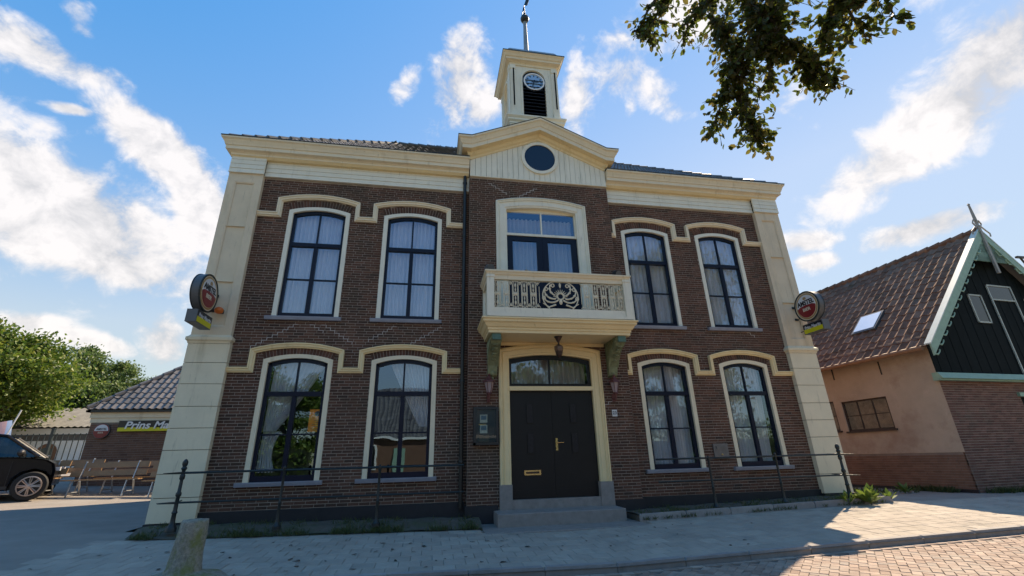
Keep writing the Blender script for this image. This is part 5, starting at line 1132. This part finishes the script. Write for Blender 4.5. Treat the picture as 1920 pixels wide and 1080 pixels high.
# gutter
MB().tube([(ov - .03, ov + .2, GZ + ov * RS - .02), (ov - .03, BD, GZ + ov * RS - .04)], .07, 8).build('gutter', mat('gutter_wood', (.30, .17, .10), .7, amt=.3), barn)
mb = MB()
for y_ in np.arange(.3, BD, .9): mb.box(ov, 0, y_ - .03, y_ + .03, GZ - .30, GZ - .24)
mb.build('rafter_ends', mat('rafter_brown', (.20, .13, .08), .8, amt=.3), barn)
# barge boards with scalloped trim
for s_, x0 in ((-1, ov - .05), (1, BW - ov + .05)):
    zf = lambda x: RZ + .06 - abs(x - ap) * RS
    a, b = (x0, ap) if s_ < 0 else (ap, x0)
    mb = MB().prism([(a, zf(a) - .30), (b, zf(b) - .30), (b, zf(b) + .02), (a, zf(a) + .02)] if s_ < 0 else [(a, zf(a) - .30), (b, zf(b) - .30), (b, zf(b) + .02), (a, zf(a) + .02)], 1, ov - .05, ov - .01)
    bb = mb.build('barge_board', GREENT, barn, label='%s barge board' % ('left' if s_ < 0 else 'right'))
    mb = MB().add([(a, ov - .06, zf(a) + .021), (b, ov - .06, zf(b) + .021), (b, ov + .12, zf(b) + .021), (a, ov + .12, zf(a) + .021), (a, ov - .06, zf(a) + .06), (b, ov - .06, zf(b) + .06), (b, ov + .12, zf(b) + .06), (a, ov + .12, zf(a) + .06)], [(0, 3, 2, 1), (4, 5, 6, 7), (0, 1, 5, 4), (1, 2, 6, 5), (2, 3, 7, 6), (3, 0, 4, 7)]); mb.build('cap_board', GREENB, bb)
    nsc = 13; mb = MB()
    for i in range(nsc):
        t = (i + .6) / (nsc + 1.2); x = x0 + (ap - x0) * t; z = zf(x) - .30
        mb.tube([(x + .11 * math.cos(k) , ov - .03, z - .04 - .08 * abs(math.sin(k)) + .05 * math.cos(k) * -s_ * RS) for k in np.linspace(0, math.pi * 1.15, 9)], .018, 6)
        mb.ball((x - .02, ov - .03, z - .13), .03, 6, 5, (1, .6, 1)); mb.tube([(x - .13, ov - .03, z + .02), (x - .06, ov - .03, z - .07)], [.03, .012], 6)
    mb.build('scalloped_trim', GREENT, bb)
mb = MB().prism([(ap - .9, RZ - 1.1), (ap - .75, RZ - .78), (ap - .3, RZ - .48), (ap + .3, RZ - .48), (ap + .75, RZ - .78), (ap + .9, RZ - 1.1), (ap + .5, RZ - .45), (ap, RZ - .0), (ap - .5, RZ - .45)], 1, ov - .02, ov + .01); mb.build('gable_infill', GREENT, barn)
mb = MB().box(ap - .05, ap + .05, ov - .09, ov - .03, RZ - 1.5, RZ + .2).lathe([(.045, 0), (.06, .03), (.035, .08), (.05, .14), (.04, .5), (.03, .82), (.045, .85), (.001, .9)], ap, ov - .06, 8, z0=RZ + .15)
for s_ in (-1, 1): mb.tube([(ap, ov - .06, RZ + .35), (ap + s_ * .12, ov - .06, RZ + .40), (ap + s_ * .2, ov - .06, RZ + .28), (ap + s_ * .12, ov - .06, RZ + .18), (ap + s_ * .28, ov - .06, RZ + .05), (ap + s_ * .42, ov - .06, RZ - .05), (ap + s_ * .40, ov - .06, RZ - .16)], .022, 6)
mb.build('finial', mat('finial_paint', (.30, .30, .27), .6, amt=.3, noise=20), barn, smooth=True)
s = thing('roof_bracket', 'dark weathered timber bracket with iron hook on the right slope of the barn roof', 'bracket', (16.85, .25, 6.85))
MB().box(-.3, 1.4, -.12, .12, -.35, -.2).box(.2, .36, -.08, .08, -1.6, -.352).build('beam', mat('beam_brown', (.10, .07, .05), .8, amt=.4, noise=12), s); MB().tube([(.05, -.1, -.2), (.1, -.1, .1), (.0, -.1, .3)], .03, 6).box(-.15, .5, -.14, -.06, .28, .34).build('hook', IRON, s)

# ------------------------------------------------------------------ vegetation
LV = np.array([(0, 0, 0), (.28, .45, .06), (0, 1, 0), (-.28, .45, .06)]); LF = np.array([(0, 1, 2, 3)])
LV2 = np.array([(0, 0, 0), (.30, .30, .05), (.26, .68, .06), (0, 1, -.04), (-.26, .68, .06), (-.30, .30, .05)]); LF2 = [(0, 1, 2, 3), (0, 3, 4, 5)]
def rand_rot(n, down=0.0):
    q = rng.normal(size=(n, 4)); q /= np.linalg.norm(q, axis=1)[:, None]; a, b, c, d = q.T
    return np.stack([np.stack([1 - 2 * (c * c + d * d), 2 * (b * c - d * a), 2 * (b * d + c * a)], -1), np.stack([2 * (b * c + d * a), 1 - 2 * (b * b + d * d), 2 * (c * d - b * a)], -1), np.stack([2 * (b * d - c * a), 2 * (c * d + b * a), 1 - 2 * (b * b + c * c)], -1)], 1)
def leaf_mass(name, pts, size, m, parent, base=(LV, np.array([(0, 1, 2, 3)])), rots=None, bvs=None):
    n = len(pts); V, F = base; rots = rand_rot(n) if rots is None else rots; sz = size * rng.uniform(.65, 1.25, n)
    vv = (V[None] * sz[:, None, None]) @ np.transpose(rots, (0, 2, 1)) + pts[:, None]; nv = len(V)
    F = np.array(F); ff = (F[None] + (np.arange(n) * nv)[:, None, None]).reshape(-1, F.shape[1]).tolist()
    b = rng.random(n) if bvs is None else bvs
    o = mesh_obj(name, vv.reshape(-1, 3), ff, m, parent, bv=np.repeat(b, len(F))); return o
def tree(name, loc, h, cw, ch, label, m, nclump=90, per=240, size=.24, trunk_h=None, group=None, seed=1):
    """trunk, limbs and a crown of leaf clumps; h total height, cw crown half width"""
    r = np.random.default_rng(seed); t = thing(name, label, 'tree', loc, 0, group); zc = h - ch / 2
    cl = r.normal(size=(nclump, 3)); cl /= np.linalg.norm(cl, axis=1)[:, None]; rad = r.uniform(.35, 1, nclump) ** .6
    cl = cl * rad[:, None] * np.array([cw, cw, ch / 2]) * (1 + .22 * np.sin(cl[:, :1] * 5 + seed) * np.cos(cl[:, 2:] * 4)); cl[:, 2] += zc
    pts = []
    for c in cl:
        s = r.uniform(.22, .5) * cw / 3.2; pts.append(c + r.normal(size=(per, 3)) * np.array([s, s, s * .65]))
    pts = np.concatenate(pts); leaf_mass('crown', pts, size, m, t)
    mb = MB(); mb.tube([(0, 0, -.3), (.05, 0, h * .15), (.1, .05, h * .35), (0, .1, h * .7)], [.05 * h * .55, .035 * h * .6, .025 * h * .6, .01 * h], 9); mb.build('trunk', BARK, t, smooth=True)
    for c in cl[::7]:
        z0_ = h * r.uniform(.2, .45); mb = MB().tube([(.08, .03, z0_), tuple(c * np.array([.5, .5, 0]) + np.array([0, 0, (z0_ + c[2]) / 2])), tuple(c)], [.010 * h, .006 * h, .002 * h], 6); mb.build('limb', BARK, t)
    return t
tree('maple_tree', (-24.6, 15.5, .9), 6.7, 4.0, 4.0, 'large bright green maple overhanging the shed at the left edge', LEAFG, 130, 420, .20, seed=3, group='trees behind the shed')
tree('maple_tree', (-24.4, 25, 1.0), 7.8, 2.8, 6.2, 'paler green tree between the maple and the annex roof', LEAFY, 120, 330, .19, seed=5, group='trees behind the shed')
tree('maple_tree', (-33, 30, 1.0), 8.2, 4.6, 6.6, 'darker green tree behind the bright maple', LEAFG, 80, 240, .3, seed=8, group='trees behind the shed')
tree('maple_tree', (-31, 12, 1.0), 7.0, 3.5, 5, 'green tree cut by the left edge behind the black car', LEAFG, 80, 220, .28, seed=9, group='trees behind the shed')

# copper beech: trunk stands right of the viewer, drooping twigs reach into view
beech = thing('copper_beech', 'dark copper beech whose drooping twigs hang into the top of the view', 'tree', (8.6, -9.6, -.1))
BT = Vector((8.6, -9.6, -.1))
def W_(px_, py_, d): return CAM + (cx * (px_ - 960) / 841.03 - cu * (py_ - 540) / 841.03 + cf) * d - BT
# hanging twigs: world polylines (relative to the trunk base) with a spray radius
TWIGS = [([(-6.73, 1.98, 7.69), (-6.81, 2.42, 7.15), (-6.92, 2.79, 6.83), (-7.04, 3.04, 6.52), (-7.1, 3.29, 6.19)], 0.55, 700),
([(-7.04, 3.04, 6.52), (-7.19, 3.38, 6.28), (-7.25, 3.63, 5.93), (-7.35, 3.78, 5.62)], 0.32, 420),
([(-7.1, 3.29, 6.19), (-7.06, 3.49, 5.92), (-6.93, 3.52, 5.5), (-6.81, 3.6, 5.26)], 0.32, 480),
([(-6.98, 3.0, 7.98), (-7.35, 3.24, 7.55), (-7.59, 3.47, 7.35), (-7.62, 3.56, 7.13)], 0.4, 420),
([(-7.39, 3.29, 8.55), (-7.77, 3.57, 8.02), (-7.96, 3.75, 7.64), (-8.04, 3.86, 7.41)], 0.38, 430),
([(-7.78, 3.51, 8.18), (-8.01, 3.77, 7.89), (-8.2, 3.96, 7.5)], 0.22, 150),
([(-6.92, 2.79, 6.83), (-6.84, 2.8, 6.47), (-6.55, 2.85, 6.2), (-6.35, 2.84, 5.85), (-6.19, 2.87, 5.72)], 0.33, 520),
([(-6.91, 2.89, 6.56), (-6.85, 3.04, 6.16), (-6.88, 3.12, 5.96)], 0.28, 220),
([(-6.55, 2.88, 6.13), (-6.37, 2.95, 5.87)], 0.22, 150),
([(-6.12, 1.84, 7.2), (-6.35, 2.11, 6.61), (-6.39, 2.26, 6.25), (-6.26, 2.31, 6.07), (-6.16, 2.34, 5.94)], 0.34, 480),
([(-6.34, 2.14, 6.55), (-6.5, 2.35, 6.35), (-6.59, 2.46, 6.1), (-6.56, 2.52, 5.95), (-6.53, 2.61, 5.97)], 0.28, 330),
([(-6.11, 1.93, 6.96), (-6.12, 2.05, 6.38), (-5.99, 2.11, 6.17), (-5.93, 2.14, 6.05)], 0.2, 170),
([(-7.45, 3.2, 7.14), (-7.28, 3.18, 6.84), (-7.12, 3.26, 6.55)], 0.42, 420),
([(-7.01, 2.88, 7.46), (-6.99, 2.97, 6.95), (-6.84, 3.02, 6.74)], 0.45, 500)]
mb = MB().tube([(0, 0, 0), (.1, 0, 2.5), (0, .1, 5), (-.2, .3, 8)], [.42, .33, .28, .16], 12)
mb.build('trunk', BARK, beech, smooth=True)
pts, rots = [], []
for tw in TWIGS:
    P = [Vector(p) for p in tw[0]]; rad = tw[1]; nl = tw[2]
    mb = MB().tube(P, [.035 - .03 * i / (len(P) - 1) for i in range(len(P))], 5); mb.build('twig', BARK, beech)
    seg = np.array([tuple(p) for p in P]); ln = np.linalg.norm(np.diff(seg, axis=0), axis=1); cum = np.r_[0, np.cumsum(ln)]
    # short side shoots with leaves in two ranks
    ns = int(nl * 1.35) // 9; sh = MB()
    for k in range(ns):
        s_ = rng.uniform(.05, 1.0) * cum[-1]; j = min(np.searchsorted(cum, s_) - 1, len(ln) - 1); j = max(j, 0); p = seg[j] + (seg[j + 1] - seg[j]) * (s_ - cum[j]) / ln[j]
        dr = rng.normal(size=3); dr[2] = dr[2] * .6 - .45; dr /= np.linalg.norm(dr); L0 = rad * rng.uniform(.35, 1.15)
        sh.tube([tuple(p), tuple(p + dr * L0 * .5 + np.array([0, 0, -.03 * L0])), tuple(p + dr * L0 + np.array([0, 0, -.12 * L0]))], [.008, .005, .002], 3)
        for q in range(9):
            u_ = (q + .5) / 9; c = p + dr * L0 * u_ + np.array([0, 0, -.12 * L0 * u_ * u_]) + rng.normal(size=3) * .02
            ld = dr * .5 + rng.normal(size=3) * .55 + np.array([0, 0, -.55]); ld /= np.linalg.norm(ld); nn_ = rng.normal(size=3); nn_ -= ld * nn_.dot(ld); nn_ /= np.linalg.norm(nn_)
            pts.append(c); rots.append(np.stack([np.cross(ld, nn_), ld, nn_], 1))
    sh.build('shoots', BARK, beech, kind='stuff')
leaf_mass('foliage', np.array(pts), .092, BEECH, beech, base=(LV2, np.array(LF2)), rots=np.array(rots))
# crown above and around the trunk (out of view, seen in the window glass)
c_ = rng.normal(size=(110, 3)); c_ /= np.linalg.norm(c_, axis=1)[:, None]; c_ = c_ * (rng.uniform(.3, 1, 110) ** .5)[:, None] * np.array([3.0, 3.0, 2.8]) + np.array([2.2, -1.8, 9.6])
pp = np.concatenate([c + rng.normal(size=(190, 3)) * .55 for c in c_]); leaf_mass('crown', pp, .17, BEECH, beech)

# grass and weeds
pts, bl2 = [], []
for k in range(2600):
    left = random.random() < .6
    x = random.uniform(-7.3, -1.6) if left else random.uniform(1.7, 7.4)
    if math.sin(x * 3.1) + math.sin(x * 7.7 + 1) < random.uniform(-1.2, 1.2): continue
    y = -1.10 + abs(random.gauss(0, .12)) if random.random() < .75 else random.uniform(-1.0, -.1)
    pts.append((x, y, base_z(x, -1) + (((.02 + .105 * min(1, (y + 1.0) / .35)) if left else .11) if y > -1.0 else .02)))
pts = np.array(pts); pts = np.repeat(pts, 4, axis=0) + rng.normal(size=(len(pts) * 4, 3)) * np.array([.03, .02, .0])
rt = rand_rot(len(pts)); 
for i in range(len(pts)):
    d = rng.normal(size=3) * .6; d[2] = 1; d /= np.linalg.norm(d); n_ = np.cross(d, rng.normal(size=3)); n_ /= np.linalg.norm(n_); rt[i] = np.stack([np.cross(d, n_), d, n_], 1)
GV = np.array([(-.06, 0, 0), (.06, 0, 0), (.04, .6, .0), (0, 1, 0), (-.04, .6, 0)]); 
o = leaf_mass('grass', pts, .085, GRASS, None, base=(GV, np.array([(0, 1, 2, 3, 4)])), rots=rt); tag(o, 'short weedy grass along the strip below the facade and on its edge', 'grass', kind='stuff')
pts = np.array([(random.uniform(8, 11.1), random.uniform(.5, 7), 0) for _ in range(500)] + [(11.05 + random.gauss(0, .05), random.uniform(-.3, 6), 0) for _ in range(900)] + [(random.uniform(11.3, 16), -.3 + random.gauss(0, .06), 0) for _ in range(300)]); pts[:, 2] = [base_z(p[0], p[1]) for p in pts]
keep = np.sin(pts[:, 0] * 2.2) + np.sin(pts[:, 1] * 1.9) > -.3; pts = pts[keep]; pts = np.repeat(pts, 4, axis=0) + rng.normal(size=(len(pts) * 4, 3)) * np.array([.04, .04, 0])
rt = rand_rot(len(pts))
for i in range(len(pts)):
    d = rng.normal(size=3) * .6; d[2] = 1; d /= np.linalg.norm(d); n_ = np.cross(d, rng.normal(size=3)); n_ /= np.linalg.norm(n_); rt[i] = np.stack([np.cross(d, n_), d, n_], 1)
o = leaf_mass('alley_grass', pts, .16, GRASS, None, base=(GV, np.array([(0, 1, 2, 3, 4)])), rots=rt); tag(o, 'dark green weeds growing along the foot of the barn wall', 'weeds', kind='stuff')
def weed(x, y, z, n, ln, label, seed):
    r = np.random.default_rng(seed); s = thing('weed', label, 'plant', (x, y, z)); pts = []; rt = []
    for i in range(n):
        a = r.uniform(0, 2 * math.pi); t = r.uniform(.25, 1.1); d = np.array([math.cos(a) * math.sin(t), math.sin(a) * math.sin(t), math.cos(t)]); up = np.array([0, 0, 1.]); nn_ = up - d * d[2]; nn_ /= np.linalg.norm(nn_)
        pts.append(d * r.uniform(0, .12)); rt.append(np.stack([np.cross(d, nn_), d, nn_], 1))
    leaf_mass('leaves', np.array(pts), ln, mat('weed_leaf', var=[(.10, .17, .03), (.17, .24, .05)], rough=.5, amt=.2, trans=.35), s, base=(np.array([(0, 0, 0), (.16, .35, .04), (.17, .65, .02), (0, 1, -.1), (-.17, .65, .02), (-.16, .35, .04)]), np.array([(0, 1, 2, 3), (0, 3, 4, 5)])), rots=np.array(rt))
    MB().tube([(0, 0, -.03), (0, 0, .1)], .012, 5).build('stem', BARK, s)
weed(6.95, -1.15, base_z(6.9, -1.1) + .02, 46, .30, 'leafy green weed growing round the foot of the right end post', 2)
weed(6.45, -1.1, base_z(6.4, -1.1) + .05, 18, .18, 'small weed just left of the right end post', 4)
weed(7.6, -1.0, base_z(7.4, -1.1) + .02, 14, .17, 'small weed just right of the right end post', 6)
weed(9.9, .6, base_z(9.5, .6), 26, .22, 'low dark weed in the alley at the barn wall', 8)
# fallen leaves
v = []; f = []
for k in range(70):
    x, y = random.uniform(-7.5, 3.5), random.uniform(-3.5, -1.5)
    if -1.6 < x < 1.7 and y > -1.6: continue
    z = base_z(x, y) + .008; s_ = random.uniform(.02, .055); a = random.uniform(0, 6.28); b = len(v); e = random.uniform(.35, .8)
    for t in np.linspace(0, 2 * math.pi, 8)[:-1]: r_ = s_ * random.uniform(.6, 1.2); X_, Y_ = r_ * math.cos(t), r_ * e * math.sin(t); v.append((x + X_ * math.cos(a) - Y_ * math.sin(a), y + X_ * math.sin(a) + Y_ * math.cos(a), z + random.uniform(0, .012)))
    f.append(tuple(range(b, b + 7)))
tag(mesh_obj('fallen_leaves', v, f, mat('dead_leaf', (.025, .018, .014), .9, amt=0)), 'dark dead leaves lying scattered on the grey pavement', 'leaves', kind='stuff')

# ------------------------------------------------------------------ across the street (seen in the window glass)
oh = thing('brick_house', 'low brick house across the street with tiled roof, seen in window glass', 'house', (-3.5, -25, -.1), math.pi)
MB().box(-6, 6, 0, 7, 0, 3.0).build('wall', BRICK_ANX, oh, bv=[.6] * 6)
MB().box(-6.2, 6.2, -.25, -.02, 2.95, 3.12).build('gutter', WHITEP, oh)
rf = MB().add([(-6.3, -.2, 3.1), (6.3, -.2, 3.1), (6.3, 3.5, 6.9), (-6.3, 3.5, 6.9), (-6.3, 7.2, 3.1), (6.3, 7.2, 3.1)], [(0, 1, 2, 3), (3, 2, 5, 4), (0, 3, 4), (1, 5, 2)]).build('roof', TILE, oh, bv=[.3] * 4)
MWo = Matrix.Translation((-3.5, -25, -.1)) @ Matrix.Rotation(math.pi, 4, 'Z')
tile_roof(rf, TILE, (-6.3, -.2, 3.12), (1, 0, 0), (0, 3.7, 3.8), 46, 15, lambda p: True, nmax=0, tw=.275, th=.36)
for x in (-4.2, -1.5, 3.4):
    w_ = MB().box(x - .65, x + .65, -.06, .0, .9, 2.5).build('window', WHITEP, oh); MB().box(x - .55, x + .55, -.075, -.062, 1.0, 2.4).build('pane', MATS['dark_pane'], w_)
MB().box(.6, 1.5, -.06, 0, .05, 2.3).build('door', GREENT, oh)
sheet('bounce_pavement', [-40, -20, 0, 20, 40], [-19.5, -16], lambda x, y: road_z(max(min(x, 7), -7), -10) + .1, mat('bounce_pavement', (.34, .31, .28), .95, noise=3, amt=.2))  # unseen pale pavement, added to bounce sunlight back at the facade
for (hx0, hx1, lab) in ((-38, -9.7, 'clipped green hedge added across the street as horizon screen, left of the brick house'), (3.6, 34, 'clipped green hedge added across the street as horizon screen, right of the brick house')):  # hedges added to keep the bright horizon out of the window reflections
    hg = thing('screen_hedge', lab, 'hedge', (0, 0, 0), 0, 'hedges added across the street'); n_ = int((hx1 - hx0) * 420)
    leaf_mass('foliage', np.stack([rng.uniform(hx0, hx1, n_), -21 + rng.normal(size=n_) * .35, rng.uniform(-.2, 1, n_) * (3.5 if hx0 > 0 else 2.6) + .1 * rng.normal(size=n_)], 1), .26, LEAFG, hg)
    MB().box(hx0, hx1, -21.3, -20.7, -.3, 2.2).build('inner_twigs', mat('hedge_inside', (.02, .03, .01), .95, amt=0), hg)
tree('garden_tree', (-11.8, -23.5, -.1), 6.8, 2.3, 5.2, 'small round garden tree across the street touching the brick house roof', LEAFG, 60, 200, .24, seed=15, group='trees across the street')
tree('garden_tree', (-16.5, -25, -.1), 9.5, 4.0, 7.5, 'green garden tree across the street left of the brick house', LEAFG, 70, 200, .3, seed=11, group='trees across the street')
tree('garden_tree', (7.5, -26, -.1), 10.5, 4.2, 8.5, 'green garden tree across the street right of the brick house', LEAFG, 70, 200, .3, seed=12, group='trees across the street')
tree('garden_tree', (-25, -22, -.1), 8.5, 3.6, 6.5, 'green garden tree across the street farthest to the left', LEAFG, 60, 200, .3, seed=13, group='trees across the street')
tree('garden_tree', (17, -22, -.1), 11, 4.5, 9, 'green garden tree across the street farthest to the right', LEAFG, 60, 200, .3, seed=14, group='trees across the street')
